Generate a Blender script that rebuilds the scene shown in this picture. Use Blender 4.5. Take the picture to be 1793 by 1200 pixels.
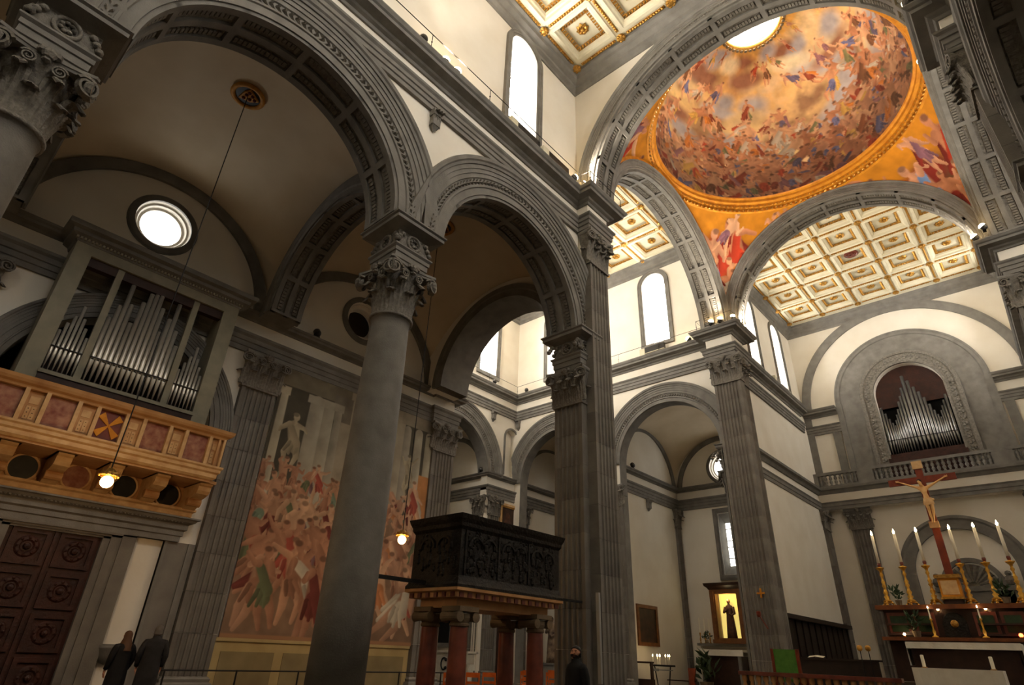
import bpy, math, random
import numpy as np
from mathutils import Vector, Matrix
from mathutils.geometry import tessellate_polygon

for _o in list(bpy.data.objects): bpy.data.objects.remove(_o)
SC = bpy.context.scene
COL = SC.collection
PI = math.pi
random.seed(7)

# ------------------------------------------------------------------ camera (z = 0 is eye level, the floor lies 1.45 m below)
FL = -1.45
F_PX = 1020.5
RM = ((0.74672265, 0.66414638, 0.03626101), (-0.28976775, 0.37389891, -0.88104158), (-0.59869853, 0.64738643, 0.47164699))
cam_d = bpy.data.cameras.new('camera'); cam = bpy.data.objects.new('camera', cam_d); COL.objects.link(cam)
cam_d.sensor_width = 36.0; cam_d.lens = 36.0 * F_PX / 1793.0; cam_d.clip_start = 0.05; cam_d.clip_end = 300
cam.matrix_world = Matrix(((RM[0][0], -RM[1][0], -RM[2][0], 0), (RM[0][1], -RM[1][1], -RM[2][1], 0),
                           (RM[0][2], -RM[1][2], -RM[2][2], 0), (0, 0, 0, 1)))
SC.camera = cam

# ------------------------------------------------------------------ world, exposure
wd = bpy.data.worlds.new('world'); SC.world = wd; wd.use_nodes = True
wd.node_tree.nodes['Background'].inputs[0].default_value = (0.80, 0.88, 1.0, 1)
wd.node_tree.nodes['Background'].inputs[1].default_value = 0.6
SC.view_settings.view_transform = 'Standard'; SC.view_settings.look = 'None'
SC.view_settings.gamma = 1.0; SC.view_settings.use_curve_mapping = False
SC.view_settings.exposure = 0.4
SC.cycles.max_bounces = 8; SC.cycles.diffuse_bounces = 4; SC.cycles.glossy_bounces = 3
SC.cycles.sample_clamp_indirect = 4.0; SC.cycles.use_denoising = True
DAY = 30.0          # brightness of the daylit window glass
LAMP = 1.0         # brightness of the electric lamps

# ------------------------------------------------------------------ materials
MATS = {}
def srgb(c): return tuple(((x / 255.0) / 12.92 if x / 255.0 <= .04045 else ((x / 255.0 + .055) / 1.055) ** 2.4) for x in c)
def mat(name, c, rough=.8, metal=0., c2=None, scale=3., detail=5., bump=0., bscale=20., rnd=0., emit=None, es=0., spec=.3, streak=False):
    m = bpy.data.materials.new(name); m.use_nodes = True; nt = m.node_tree; N = nt.nodes; L = nt.links
    b = N['Principled BSDF']; b.inputs['Roughness'].default_value = rough; b.inputs['Metallic'].default_value = metal
    b.inputs['Specular IOR Level'].default_value = spec
    col = srgb(c) + (1,)
    b.inputs['Base Color'].default_value = col
    src = None
    if c2 is not None or bump:
        tc = N.new('ShaderNodeTexCoord'); vec = tc.outputs['Object']
        if streak:
            mp = N.new('ShaderNodeMapping'); mp.inputs['Scale'].default_value = (1, 1, .12); L.new(vec, mp.inputs[0]); vec = mp.outputs[0]
    if c2 is not None:
        n = N.new('ShaderNodeTexNoise'); n.inputs['Scale'].default_value = scale; n.inputs['Detail'].default_value = detail
        L.new(vec, n.inputs['Vector'])
        r = N.new('ShaderNodeValToRGB'); r.color_ramp.elements[0].position = .3; r.color_ramp.elements[1].position = .7
        r.color_ramp.elements[0].color = col; r.color_ramp.elements[1].color = srgb(c2) + (1,)
        L.new(n.outputs['Fac'], r.inputs[0]); src = r.outputs[0]
    if rnd:
        oi = N.new('ShaderNodeObjectInfo'); hs = N.new('ShaderNodeHueSaturation')
        mr = N.new('ShaderNodeMapRange'); mr.inputs['To Min'].default_value = 1 - rnd; mr.inputs['To Max'].default_value = 1 + rnd
        L.new(oi.outputs['Random'], mr.inputs[0]); L.new(mr.outputs[0], hs.inputs['Value'])
        if src: L.new(src, hs.inputs['Color'])
        else: hs.inputs['Color'].default_value = col
        src = hs.outputs[0]
    if src: L.new(src, b.inputs['Base Color'])
    if bump:
        n2 = N.new('ShaderNodeTexNoise'); n2.inputs['Scale'].default_value = bscale; n2.inputs['Detail'].default_value = 4
        L.new(vec, n2.inputs['Vector']); bp = N.new('ShaderNodeBump'); bp.inputs['Strength'].default_value = bump; bp.inputs['Distance'].default_value = .05
        L.new(n2.outputs['Fac'], bp.inputs['Height']); L.new(bp.outputs[0], b.inputs['Normal'])
    if emit is not None:
        b.inputs['Emission Color'].default_value = tuple(emit) + (1,); b.inputs['Emission Strength'].default_value = es
    MATS[name] = m; return m
def paint_mat(name, rough=.8):
    m = bpy.data.materials.new(name); m.use_nodes = True; nt = m.node_tree
    a = nt.nodes.new('ShaderNodeAttribute'); a.attribute_name = 'Col'
    b = nt.nodes['Principled BSDF']; b.inputs['Roughness'].default_value = rough; b.inputs['Specular IOR Level'].default_value = .2
    nt.links.new(a.outputs['Color'], b.inputs['Base Color']); MATS[name] = m; return m

mat('plaster', (232, 225, 211), .9, c2=(222, 213, 196), scale=.7, bump=.06, bscale=9)
mat('shaded_plaster', (214, 198, 170), .95, c2=(198, 180, 150), scale=.6, bump=.06, bscale=7)  # same plaster; the vaults' dim brown lighting is put into its colour
mat('stone', (124, 120, 113), .75, c2=(104, 100, 93), scale=2.2, bump=.15, bscale=30)
mat('stone_block', (118, 112, 103), .75, c2=(98, 92, 84), scale=1.6, bump=.15, bscale=30, rnd=.10)
mat('stone_carved', (128, 122, 112), .8, c2=(96, 91, 83), scale=9, bump=.5, bscale=26)
mat('stone_brown', (122, 103, 78), .75, c2=(98, 82, 63), scale=2.5, bump=.15, bscale=30)
mat('floor', (84, 72, 60), .45, c2=(66, 57, 48), scale=1.2)
mat('ceiling_white', (212, 204, 178), .8, c2=(200, 190, 162), scale=2)
mat('gold', (196, 150, 74), .34, metal=.7, c2=(150, 106, 42), scale=14, bump=.3, bscale=24)
mat('gold_paint', (212, 142, 34), .5, metal=.25, c2=(178, 108, 18), scale=3, bump=.2, bscale=16)
mat('marble', (196, 152, 102), .5, c2=(166, 118, 72), scale=2.5, detail=8)
mat('marble_fine', (214, 178, 128), .5, c2=(188, 146, 96), scale=5)
mat('tin_dark', (150, 148, 144), .3, metal=.85, c2=(124, 122, 120), scale=2)
mat('shelf_wood', (118, 66, 28), .45, c2=(86, 44, 20), scale=4)
mat('frame_wood', (122, 76, 36), .5, c2=(94, 56, 26), scale=4)
mat('brass', (244, 190, 84), .24, metal=.55, c2=(206, 146, 48), scale=9)
mat('red_marble', (128, 62, 44), .35, c2=(84, 36, 28), scale=3.5, detail=9, spec=.5)
mat('porphyry', (124, 66, 52), .45, c2=(176, 128, 100), scale=6, detail=9)
mat('dark_disc', (52, 52, 46), .4, c2=(34, 34, 32), scale=5)
mat('organ_wood', (138, 132, 112), .6, c2=(122, 116, 98), scale=3)
mat('tin', (214, 208, 196), .33, metal=.7, c2=(190, 184, 172), scale=2)
mat('dark_wood', (58, 34, 22), .55, c2=(40, 22, 15), scale=4)
mat('door_wood', (62, 30, 19), .55, c2=(40, 19, 12), scale=3.5, bump=.3, bscale=14)
mat('stall_wood', (40, 28, 20), .5, c2=(28, 19, 14), scale=4)
mat('chair_wood', (206, 104, 36), .5, c2=(182, 84, 24), scale=5)
mat('red_wood', (128, 54, 28), .45, c2=(96, 36, 20), scale=4)
mat('bronze', (40, 34, 28), .5, metal=.35, c2=(26, 23, 20), scale=5, bump=.5, bscale=14)
mat('iron', (38, 36, 34), .55, metal=.4)
mat('black', (14, 13, 12), .8)
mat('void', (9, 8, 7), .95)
mat('linen', (232, 226, 212), .9, c2=(220, 212, 196), scale=4)
mat('wax', (240, 232, 210), .5)
mat('flesh_carved', (226, 182, 122), .5, c2=(206, 154, 94), scale=6)
mat('skin', (190, 134, 104), .6)
mat('hair_dark', (26, 20, 17), .7)
mat('hair_brown', (84, 58, 40), .7)
mat('hair_grey', (92, 86, 80), .75)
mat('white_marble', (226, 220, 206), .5, c2=(206, 198, 182), scale=4)
mat('coat_black', (24, 23, 24), .85, c2=(16, 15, 16), scale=8)
mat('coat_grey', (44, 42, 42), .85, c2=(34, 32, 32), scale=8)
mat('leaf_green', (52, 70, 40), .6, c2=(34, 50, 28), scale=8, rnd=.15)
mat('green_cloth', (84, 132, 52), .8, c2=(70, 116, 42), scale=7)
mat('canvas_dark', (40, 30, 24), .5, c2=(70, 44, 30), scale=3)
mat('statue_paint', (150, 128, 104), .7, c2=(60, 44, 40), scale=5)
mat('statue_robe', (58, 40, 34), .7, c2=(96, 60, 40), scale=7)
mat('ochre_dado', (176, 154, 106), .9, c2=(158, 136, 92), scale=1.5)
mat('ochre_panel', (140, 124, 88), .9, c2=(122, 106, 74), scale=1.5)
mat('scroll_black', (34, 34, 34), .6)
mat('tin_plate', (150, 150, 146), .5, metal=.3)
mat('fixture', (70, 66, 60), .5, metal=.3)
mat('shield_yellow', (206, 150, 60), .6, c2=(176, 118, 40), scale=7)
mat('shield_red', (92, 36, 24), .6)
mat('window_light', (255, 255, 255), 1, emit=(1.0, .985, .955), es=DAY)
mat('window_oculus', (255, 255, 255), 1, emit=(.97, .98, 1.0), es=DAY * .25)
mat('window_dim', (255, 255, 255), 1, emit=(1.0, .97, .86), es=DAY * .10)
mat('lantern_light', (255, 255, 255), 1, emit=(1.0, .95, .82), es=DAY * .7)
mat('bulb', (255, 230, 180), 1, emit=(1.0, .70, .32), es=60 * LAMP)
mat('lamp_glow', (255, 220, 150), 1, emit=(1.0, .62, .20), es=12 * LAMP)
mat('flame', (255, 220, 160), 1, emit=(1.0, .72, .36), es=45)
mat('red_light', (255, 60, 30), 1, emit=(1.0, .10, .03), es=8)
mat('niche_light', (255, 220, 90), .8, emit=(1.0, .78, .22), es=.55)
mat('book', (210, 202, 180), .8)
mat('dark_glass', (26, 22, 18), .3, spec=.5)
paint_mat('fresco'); paint_mat('dome_paint')

# ------------------------------------------------------------------ mesh builder
def p3(plane, u, v, d):
    return (d, u, v) if plane == 'x' else ((u, d, v) if plane == 'y' else (u, v, d))
class MB:
    def __init__(s): s.v = []; s.f = []
    def add(s, vs, fs):
        o = len(s.v); s.v += [tuple(map(float, p)) for p in vs]; s.f += [tuple(i + o for i in f) for f in fs]; return s
    def box(s, x0, x1, y0, y1, z0, z1):
        return s.add([(x0, y0, z0), (x1, y0, z0), (x1, y1, z0), (x0, y1, z0), (x0, y0, z1), (x1, y0, z1), (x1, y1, z1), (x0, y1, z1)],
                     [(0, 3, 2, 1), (4, 5, 6, 7), (0, 1, 5, 4), (1, 2, 6, 5), (2, 3, 7, 6), (3, 0, 4, 7)])
    def pbox(s, plane, u0, u1, v0, v1, d0, d1):
        a = p3(plane, u0, v0, d0); b = p3(plane, u1, v1, d1)
        return s.box(min(a[0], b[0]), max(a[0], b[0]), min(a[1], b[1]), max(a[1], b[1]), min(a[2], b[2]), max(a[2], b[2]))
    def loft(s, rings, closed=True, caps=True):
        n = len(rings[0]); o = len(s.v)
        for r in rings: s.v += [tuple(map(float, p)) for p in r]
        m = n if closed else n - 1
        for i in range(len(rings) - 1):
            for j in range(m):
                k = (j + 1) % n; s.f.append((o + i * n + j, o + i * n + k, o + (i + 1) * n + k, o + (i + 1) * n + j))
        if caps and closed and n > 2:
            s.f.append(tuple(o + j for j in reversed(range(n)))); s.f.append(tuple(o + (len(rings) - 1) * n + j for j in range(n)))
        return s
    def lathe(s, prof, n=24, c=(0, 0), caps=True, a0=0., a1=2 * PI):
        full = abs(a1 - a0 - 2 * PI) < 1e-6
        m = n if full else n + 1
        rings = [[(c[0] + r * math.cos(a0 + (a1 - a0) * j / n), c[1] + r * math.sin(a0 + (a1 - a0) * j / n), z) for j in range(m)] for r, z in prof]
        return s.loft(rings, full, caps and full)
    def tube(s, path, rad, n=6):
        P = [Vector(p) for p in path]; rings = []
        if not hasattr(rad, '__len__'): rad = [rad] * len(P)
        up = None
        for i, p in enumerate(P):
            t = (P[min(i + 1, len(P) - 1)] - P[max(i - 1, 0)]).normalized()
            if up is None: up = t.orthogonal().normalized()
            up = (up - t * up.dot(t)); up = up.normalized() if up.length > 1e-6 else t.orthogonal().normalized()
            w = t.cross(up)
            rings.append([tuple(p + (up * math.cos(2 * PI * j / n) + w * math.sin(2 * PI * j / n)) * rad[i]) for j in range(n)])
        return s.loft(rings)
    def ball(s, c, r, n=8, sq=(1, 1, 1)):
        m = max(3, n // 2); rings = []
        for i in range(1, m):
            a = PI * i / m
            rings.append([(c[0] + r * sq[0] * math.sin(a) * math.cos(2 * PI * j / n), c[1] + r * sq[1] * math.sin(a) * math.sin(2 * PI * j / n), c[2] - r * sq[2] * math.cos(a)) for j in range(n)])
        o = len(s.v); s.loft(rings, True, False)
        b = len(s.v); s.v.append((c[0], c[1], c[2] - r * sq[2])); s.v.append((c[0], c[1], c[2] + r * sq[2]))
        for j in range(n):
            s.f.append((b, o + (j + 1) % n, o + j)); s.f.append((b + 1, o + (m - 2) * n + j, o + (m - 2) * n + (j + 1) % n))
        return s
    def mould(s, path, prof, closed=False):
        """profile (offset to the right of the path, z) swept along a plan polyline with mitred corners"""
        P = [Vector((p[0], p[1])) for p in path]; n = len(P); rings = []
        for i in range(n):
            d0 = (P[i] - P[i - 1]).normalized() if (i > 0 or closed) else None
            d1 = (P[(i + 1) % n] - P[i]).normalized() if (i < n - 1 or closed) else None
            if d0 is None: d0 = d1
            if d1 is None: d1 = d0
            n0 = Vector((d0.y, -d0.x)); n1 = Vector((d1.y, -d1.x)); m = n0 + n1
            m = m / max(m.length_squared, .08) * 2
            rings.append([(P[i].x + m.x * o, P[i].y + m.y * o, z) for o, z in prof])
        if closed: rings.append(rings[0])
        return s.loft(rings, True, not closed)
    def arch(s, prof, plane, c, base, sgn, n=40, clip=None, a0=0., a1=PI, closed=True):
        """profile (radius, depth) swept round the centre c=(u,v) in a vertical plane; clip = half width limit"""
        rings = []
        for i in range(n + 1):
            t = i / n; ring = []
            for r, d in prof:
                lo, hi = a0, a1
                if clip and r > clip: lo = max(a0, math.acos(clip / r)); hi = min(a1, PI - lo)
                a = hi + (lo - hi) * t
                ring.append(p3(plane, c[0] + r * math.cos(a), c[1] + r * math.sin(a), base + sgn * d))
            rings.append(ring)
        return s.loft(rings, closed, closed)
    def plate(s, outer, holes, plane, base, thick):
        loops = [outer] + list(holes); allp = [q for l in loops for q in l]
        tris = tessellate_polygon([[Vector((q[0], q[1], 0)) for q in l] for l in loops])
        o = len(s.v); n = len(allp)
        s.v += [p3(plane, q[0], q[1], base) for q in allp]
        s.f += [tuple(o + i for i in t) for t in tris]
        if thick:
            s.v += [p3(plane, q[0], q[1], base + thick) for q in allp]
            s.f += [tuple(o + n + i for i in t) for t in tris]
            k = o
            for l in loops:
                m = len(l)
                for j in range(m): s.f.append((k + j, k + (j + 1) % m, k + n + (j + 1) % m, k + n + j))
                k += m
        return s
def rect(u0, u1, v0, v1): return [(u0, v0), (u1, v0), (u1, v1), (u0, v1)]
def archhole(c, vs, r, v0, n=32):
    return [(c - r, v0), (c + r, v0)] + [(c + r * math.cos(PI * i / n), vs + r * math.sin(PI * i / n)) for i in range(n + 1)]
def disc(c, r, n=36): return [(c[0] + r * math.cos(2 * PI * i / n), c[1] + r * math.sin(2 * PI * i / n)) for i in range(n)]

def mesh_of(name, mb, m, smooth=False):
    me = bpy.data.meshes.new(name); me.from_pydata(mb.v, [], mb.f)
    me.materials.append(MATS[m])
    if smooth: me.polygons.foreach_set('use_smooth', [True] * len(me.polygons))
    me.update(); return me
def top_of(o):
    while o.parent: o = o.parent
    return o
def obj(name, mb, m, parent=None, local=False, smooth=False, origin=None):
    if isinstance(mb, bpy.types.Mesh): me = mb
    else:
        if parent and not local:
            q = top_of(parent).location; mb.v = [(a - q.x, b - q.y, c - q.z) for a, b, c in mb.v]
        elif origin: mb.v = [(a - origin[0], b - origin[1], c - origin[2]) for a, b, c in mb.v]
        me = mesh_of(name, mb, m, smooth)
    o = bpy.data.objects.new(name, me); COL.objects.link(o)
    if parent: o.parent = parent
    elif origin: o.location = origin
    return o
def tag(o, label, cat, group=None):
    o['label'] = label; o['category'] = cat
    if group: o['group'] = group
    return o
def thing(name, label, cat, loc=(0, 0, 0), rz=0., group=None):
    o = bpy.data.objects.new(name, None); COL.objects.link(o); o.location = loc; o.rotation_euler = (0, 0, rz)
    o.empty_display_size = .2
    return tag(o, label, cat, group)
def struct(name, mb, m, label=None, smooth=False):
    o = obj(name, mb, m, smooth=smooth); o['kind'] = 'structure'
    if label: o['label'] = label
    return o
def put(name, me, parent, loc, rot=(0, 0, 0), scale=None):
    o = bpy.data.objects.new(name, me); COL.objects.link(o); o.parent = parent; o.location = loc; o.rotation_euler = rot
    if scale: o.scale = scale
    return o
def copy_tree(o, parent=None):
    c = o.copy(); COL.objects.link(c); c.parent = parent
    for ch in list(o.children): copy_tree(ch, c)
    return c
XC = -4.1
def mirror(o, name=None, label=None):
    """a copy of a piece of the setting for the other side of the church"""
    c = copy_tree(o); c.scale = (-1, 1, 1); c.rotation_euler.z = -o.rotation_euler.z; c.location = (2 * XC - o.location.x, o.location.y, o.location.z)
    if name: c.name = name
    if label: c['label'] = label
    return c
# ================================================================== THE SETTING
NX = -10.4                      # nave wall plane (left); the right one mirrors about XC
HS = 10.0                       # springing of the arcade arches
BAY = 7.93
AX = [7.3 - BAY * k for k in range(4)]           # arcade column axes along y
BC = [7.3 + BAY / 2 - BAY * k for k in range(5)] # bay centres
YB = -24.4                      # west end of the nave
HC = 22.95                      # ceilings
CY = 22.0                       # centre of the crossing
AISX = -18.8                    # aisle wall
TX = -25.9; TYE = 28.8; TYW = 16.3   # transept end wall, east wall, west wall
CHX = -11.05; CHY = 43.4        # choir side wall, choir end wall

fl = struct('floor', MB().box(-34, 27, YB - 1, 45, FL - .2, FL), 'floor', 'dim grey stone church floor')

# ---- windows with stone frames
WN = [0]
def window(plane, base, sgn, uc, v0, vs, r, depth=.85, m='window_light', fw=.29, label=None):
    """round-headed window; sgn points into the room, the glass lies depth behind the wall face"""
    WN[0] += 1
    w = MB(); ro = r + fw
    w.arch([(r, .0), (r, .07), (r + fw * .4, .07), (r + fw * .4, .1), (r + fw * .75, .1), (r + fw * .8, .14), (ro, .14), (ro, 0)], plane, (uc, vs), base, sgn, 24)
    for k in (-1, 1):
        for a, b, d in ((r, r + fw * .4, .07), (r + fw * .4, r + fw * .78, .1), (r + fw * .78, ro, .14)):
            w.pbox(plane, uc + k * a, uc + k * b, v0, vs, base, base + sgn * d)
    w.pbox(plane, uc - ro, uc + ro, v0 - .22, v0, base, base + sgn * .16)
    fr = struct('window_%d' % WN[0], w, 'stone', label or 'tall round-headed window in a stepped grey stone frame')
    rv = MB(); q = r * .64
    n = 20
    A = [p3(plane, uc - r, v0, base)] + [p3(plane, uc + r * math.cos(PI - PI * i / n), vs + r * math.sin(PI * i / n), base) for i in range(n + 1)] + [p3(plane, uc + r, v0, base)]
    B = [p3(plane, uc - q, v0 + .3, base - sgn * depth)] + [p3(plane, uc + q * math.cos(PI - PI * i / n), vs + q * math.sin(PI * i / n), base - sgn * depth) for i in range(n + 1)] + [p3(plane, uc + q, v0 + .3, base - sgn * depth)]
    rv.loft([A, B], True, False); obj('splayed_reveal', rv, 'plaster', fr)
    g = MB().plate(archhole(uc, vs, q, v0 + .3, 20), [], plane, base - sgn * depth, 0); obj('pane', g, m, fr)
    b = MB()
    for k in range(1, 5): b.pbox(plane, uc - q, uc + q, v0 + .3 + (vs - v0) * k / 5 - .015, v0 + .3 + (vs - v0) * k / 5 + .015, base - sgn * (depth - .01), base - sgn * (depth - .04))
    b.pbox(plane, uc - .015, uc + .015, v0 + .3, vs + q, base - sgn * (depth - .01), base - sgn * (depth - .04))
    obj('glazing_bar', b, 'fixture', fr)
    return fr
def winhole(uc, v0, vs, r): return archhole(uc, vs, r, v0, 20)
def oculus(plane, base, sgn, c, ro, ri, depth=.5, m='window_oculus', label=None):
    WN[0] += 1
    w = MB().arch([(ro - .22, 0), (ro - .22, .08), (ro - .05, .08), (ro, .04), (ro, 0)], plane, c, base, sgn, 40, a0=0, a1=2 * PI)
    fr = struct('window_%d' % WN[0], w, 'stone', label or 'round window in a dark stone ring high in the lunette')
    st = [(ro - .22, 0), (ro - .26, -.1), (ro - .32, -.1), (ro - .36, -.2), (ro - .44, -.22), (ro - .46, -.34), (ri, -.4), (ri, -depth)]
    rv = MB().arch(st, plane, c, base, sgn, 40, a0=0, a1=2 * PI, closed=False); obj('stepped_reveal', rv, 'plaster', fr)
    obj('pane', MB().plate(disc(c, ri), [], plane, base - sgn * depth, 0), m, fr)
    return fr

# ---- arches
ARC_PROF = [(3.2, .0), (3.2, .14), (3.42, .14), (3.44, .18), (3.50, .18), (3.52, .15), (3.74, .15), (3.76, .19), (3.90, .19), (3.90, .22), (4.04, .22),
            (4.04, .25), (4.18, .25), (4.18, .29), (4.26, .31), (4.30, .36), (4.40, .38), (4.44, .34), (4.44, 0)]
def archivolt(parent, plane, c, base, sgn, k=1., r0=3.2, clip=None, n=44, roll=True, m='stone'):
    pr = [(r0 + (r - 3.2) * k, d * max(k, .6)) for r, d in ARC_PROF]
    a = obj('archivolt', MB().arch(pr, plane, c, base, sgn, n, clip), m, parent)
    if roll:                                   # the carved leaf roll, a row of overlapping leaves
        b = MB(); rr = r0 + .43 * k; cnt = int(PI * rr / (.17 * max(k, .6)))
        for i in range(cnt):
            t = PI * (i + .5) / cnt
            for s in (-1, 1):
                r1 = rr + s * .05 * k
                u, v = c[0] + r1 * math.cos(t), c[1] + r1 * math.sin(t)
                e1 = (-math.sin(t) * .10 + s * math.cos(t) * .05, math.cos(t) * .10 + s * math.sin(t) * .05)
                if t > PI / 2: e1 = (-e1[0] + 2 * s * math.cos(t) * .05, -e1[1] + 2 * s * math.sin(t) * .05)
                d0 = base + sgn * .14 * max(k, .6); d1 = d0 + sgn * .09 * max(k, .6)
                q = .045 * k
                b.add([p3(plane, u - e1[0] * .9, v - e1[1] * .9, d0), p3(plane, u + math.cos(t) * q, v + math.sin(t) * q, d0), p3(plane, u + e1[0], v + e1[1], d0),
                       p3(plane, u - math.cos(t) * q, v - math.sin(t) * q, d0), p3(plane, u, v, d1)], [(0, 1, 4), (1, 2, 4), (2, 3, 4), (3, 0, 4)])
        lr = obj('leaf_roll', b, 'stone_carved', a); lr['kind'] = 'stuff'
    return a
def soffit(parent, plane, c, r, d0, d1, npan, m='stone', rows=2, mb='stone_carved'):
    """ribs that leave sunk panels on the underside of an arch, with a bead row in every panel"""
    w = d1 - d0; rib = MB(); h = .10
    cuts = [d0 + w * (i / rows) for i in range(rows + 1)]
    for i, d in enumerate(cuts):
        e = .15 * abs(w); lo = d if i == 0 else d - math.copysign(e / 2, w); hi = d if i == rows else d + math.copysign(e / 2, w)
        if i == 0: hi = d + math.copysign(e, w)
        if i == rows: lo = d - math.copysign(e, w)
        rib.arch([(r - h, lo), (r + .02, lo), (r + .02, hi), (r - h, hi)], plane, c, 0, 1, 48)
    for i in range(npan + 1):
        a = PI * i / npan; da = .09 / r
        rib.arch([(r - h, d0), (r + .02, d0), (r + .02, d1), (r - h, d1)], plane, c, 0, 1, 2, a0=max(0, a - da), a1=min(PI, a + da))
    obj('soffit_rib', rib, m, parent)
    obj('soffit_lining', MB().arch([(r - .012, d0), (r - .012, d1)], plane, c, 0, 1, 48, closed=False), mb, parent)
    # one bead row, shared, turned into place about the arch centre
    span = PI / npan - .30 / r
    st = MB(); nb = max(6, int(span * r / .11)); pw = abs(w) / rows * .26
    for j in range(nb):
        a = -span / 2 + span * (j + .5) / nb; rr = r - .025
        x, z = rr * math.cos(a), rr * math.sin(a); t = span * r / nb * .36
        if plane == 'y': vs = [(x + sx * .04 * math.cos(a) - sz * t * math.sin(a), sy * pw / 2, z + sx * .04 * math.sin(a) + sz * t * math.cos(a)) for sx in (-1, 1) for sy in (-1, 1) for sz in (-1, 1)]
        else: vs = [(sy * pw / 2, x + sx * .04 * math.cos(a) - sz * t * math.sin(a), z + sx * .04 * math.sin(a) + sz * t * math.cos(a)) for sx in (-1, 1) for sy in (-1, 1) for sz in (-1, 1)]
        st.add(vs, [(0, 1, 3, 2), (4, 6, 7, 5), (0, 4, 5, 1), (2, 3, 7, 6), (0, 2, 6, 4), (1, 5, 7, 3)])
    me = mesh_of('bead_panel', st, mb)
    for i in range(npan):
        a = PI * (i + .5) / npan
        for k in range(rows):
            dm = d0 + w * (k + .5) / rows
            if plane == 'y': put('bead_panel', me, parent, (c[0], dm, c[1]), (0, -a, 0))
            else: put('bead_panel', me, parent, (dm, c[0], c[1]), (a, 0, 0))

# ---- left nave wall: arcade, entablature wall and clerestory
NWIN = [(c, 17.05, 21.45, .77) for c in BC]
lo = [(YB, HS)]
for c in reversed(BC):
    lo += [(c + 3.2 * math.cos(PI - PI * i / 36), HS + 3.2 * math.sin(PI * i / 36)) for i in range(37)]
lo += [(14.75, HS), (14.75, 23.6), (YB, 23.6)]
wnl = struct('wall_nave_left', MB().plate(lo, [winhole(*w) for w in NWIN], 'x', NX, -1.15), 'plaster', 'cream plaster wall above the left nave arcade')
for i, c in enumerate(BC[:3]):
    archivolt(wnl, 'x', (c, HS), NX, 1, clip=BAY / 2, n=56)
    obj('arch_back', MB().arch([(3.2, 0), (3.2, .1), (3.75, .1), (3.75, 0)], 'x', (c, HS), NX - 1.15, -1, 36), 'stone', wnl)
    soffit(wnl, 'x', (c, HS), 3.2, NX + .1, NX - 1.2, 6)
for i, w in enumerate(NWIN):
    window('x', NX, 1, *w, label='tall round-headed clerestory window in the left nave wall, %s' % ['beside the crossing arch', 'second from the crossing', 'third from the crossing', 'fourth from the crossing', 'fifth from the crossing'][i])

# ---- upper entablature: one architrave and one cornice all round the church
RX = -9.9                      # faces of the pier pilasters
UP = [(NX, YB), (NX, 14.72), (RX, 14.72), (RX, 16.05), (-11.3, 16.05), (-11.3, TYW), (TX, TYW), (TX, TYE), (-11.32, TYE), (-11.32, 27.95), (RX + .05, 27.95), (RX + .05, 29.5), (CHX, 29.5), (CHX, CHY - .9)]
def mir(path): return [(2 * XC - x, y) for x, y in reversed(path)]
CHR = 2.1
UPR = [(CHR if abs(x - (2 * XC - CHX)) < .01 else x, y) for x, y in mir(UP)]
ARCHI = [(0, 14.42), (.10, 14.42), (.10, 14.58), (.14, 14.6), (.14, 14.76), (.18, 14.78), (.18, 14.92), (.24, 14.98), (.26, 15.04), (0, 15.04)]
CORN = [(0, 15.62), (.06, 15.62), (.10, 15.70), (.20, 15.74), (.24, 15.80), (.50, 15.84), (.52, 15.94), (.58, 15.98), (.64, 16.08), (.64, 16.12), (0, 16.12)]
tr = struct('trim_1', MB().mould(UP, ARCHI), 'stone', 'grey three-banded architrave running round the left upper walls')
tr = struct('trim_2', MB().mould(UP, CORN), 'stone', 'grey projecting cornice running round the left upper walls')
struct('trim_3', MB().mould(UPR, ARCHI), 'stone', 'grey three-banded architrave of the right upper walls')
struct('trim_4', MB().mould(UPR, CORN), 'stone', 'grey projecting cornice of the right upper walls')

# ---- crossing piers (north-west one beside the pulpit, north-east one at the choir)
def pier(name, x0, x1, y0, y1, label):
    return struct(name, MB().box(x0, x1, y0, y1, FL, 16.3), 'plaster', label)
def courses(parent, sect, z0, z1, step=1.02, m='stone_block', name='stone_course'):
    """a shaft of stone courses, each its own block; sect = plan outline (local)"""
    n = max(1, round((z1 - z0) / step)); hgt = (z1 - z0) / n
    b = MB().loft([[(x, y, .004) for x, y in sect], [(x, y, hgt - .004) for x, y in sect]])
    me = mesh_of(name, b, m)
    for i in range(n): put(name, me, parent, (0, 0, z0 + i * hgt))
def fluted(w, d, nf):
    """plan of a fluted pilaster: width w, projection d, front at y = -d"""
    e = w * .085; fw = (w - 2 * e) / nf; P = [(-w / 2, 0), (-w / 2, -d)]
    for i in range(nf):
        c = -w / 2 + e + fw * (i + .5); r = fw * .40
        P += [(c + r * math.cos(PI - PI * j / 4), -d + r * .95 * math.sin(PI * j / 4)) for j in range(5)]
    P += [(w / 2, -d), (w / 2, 0)]
    return P
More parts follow.
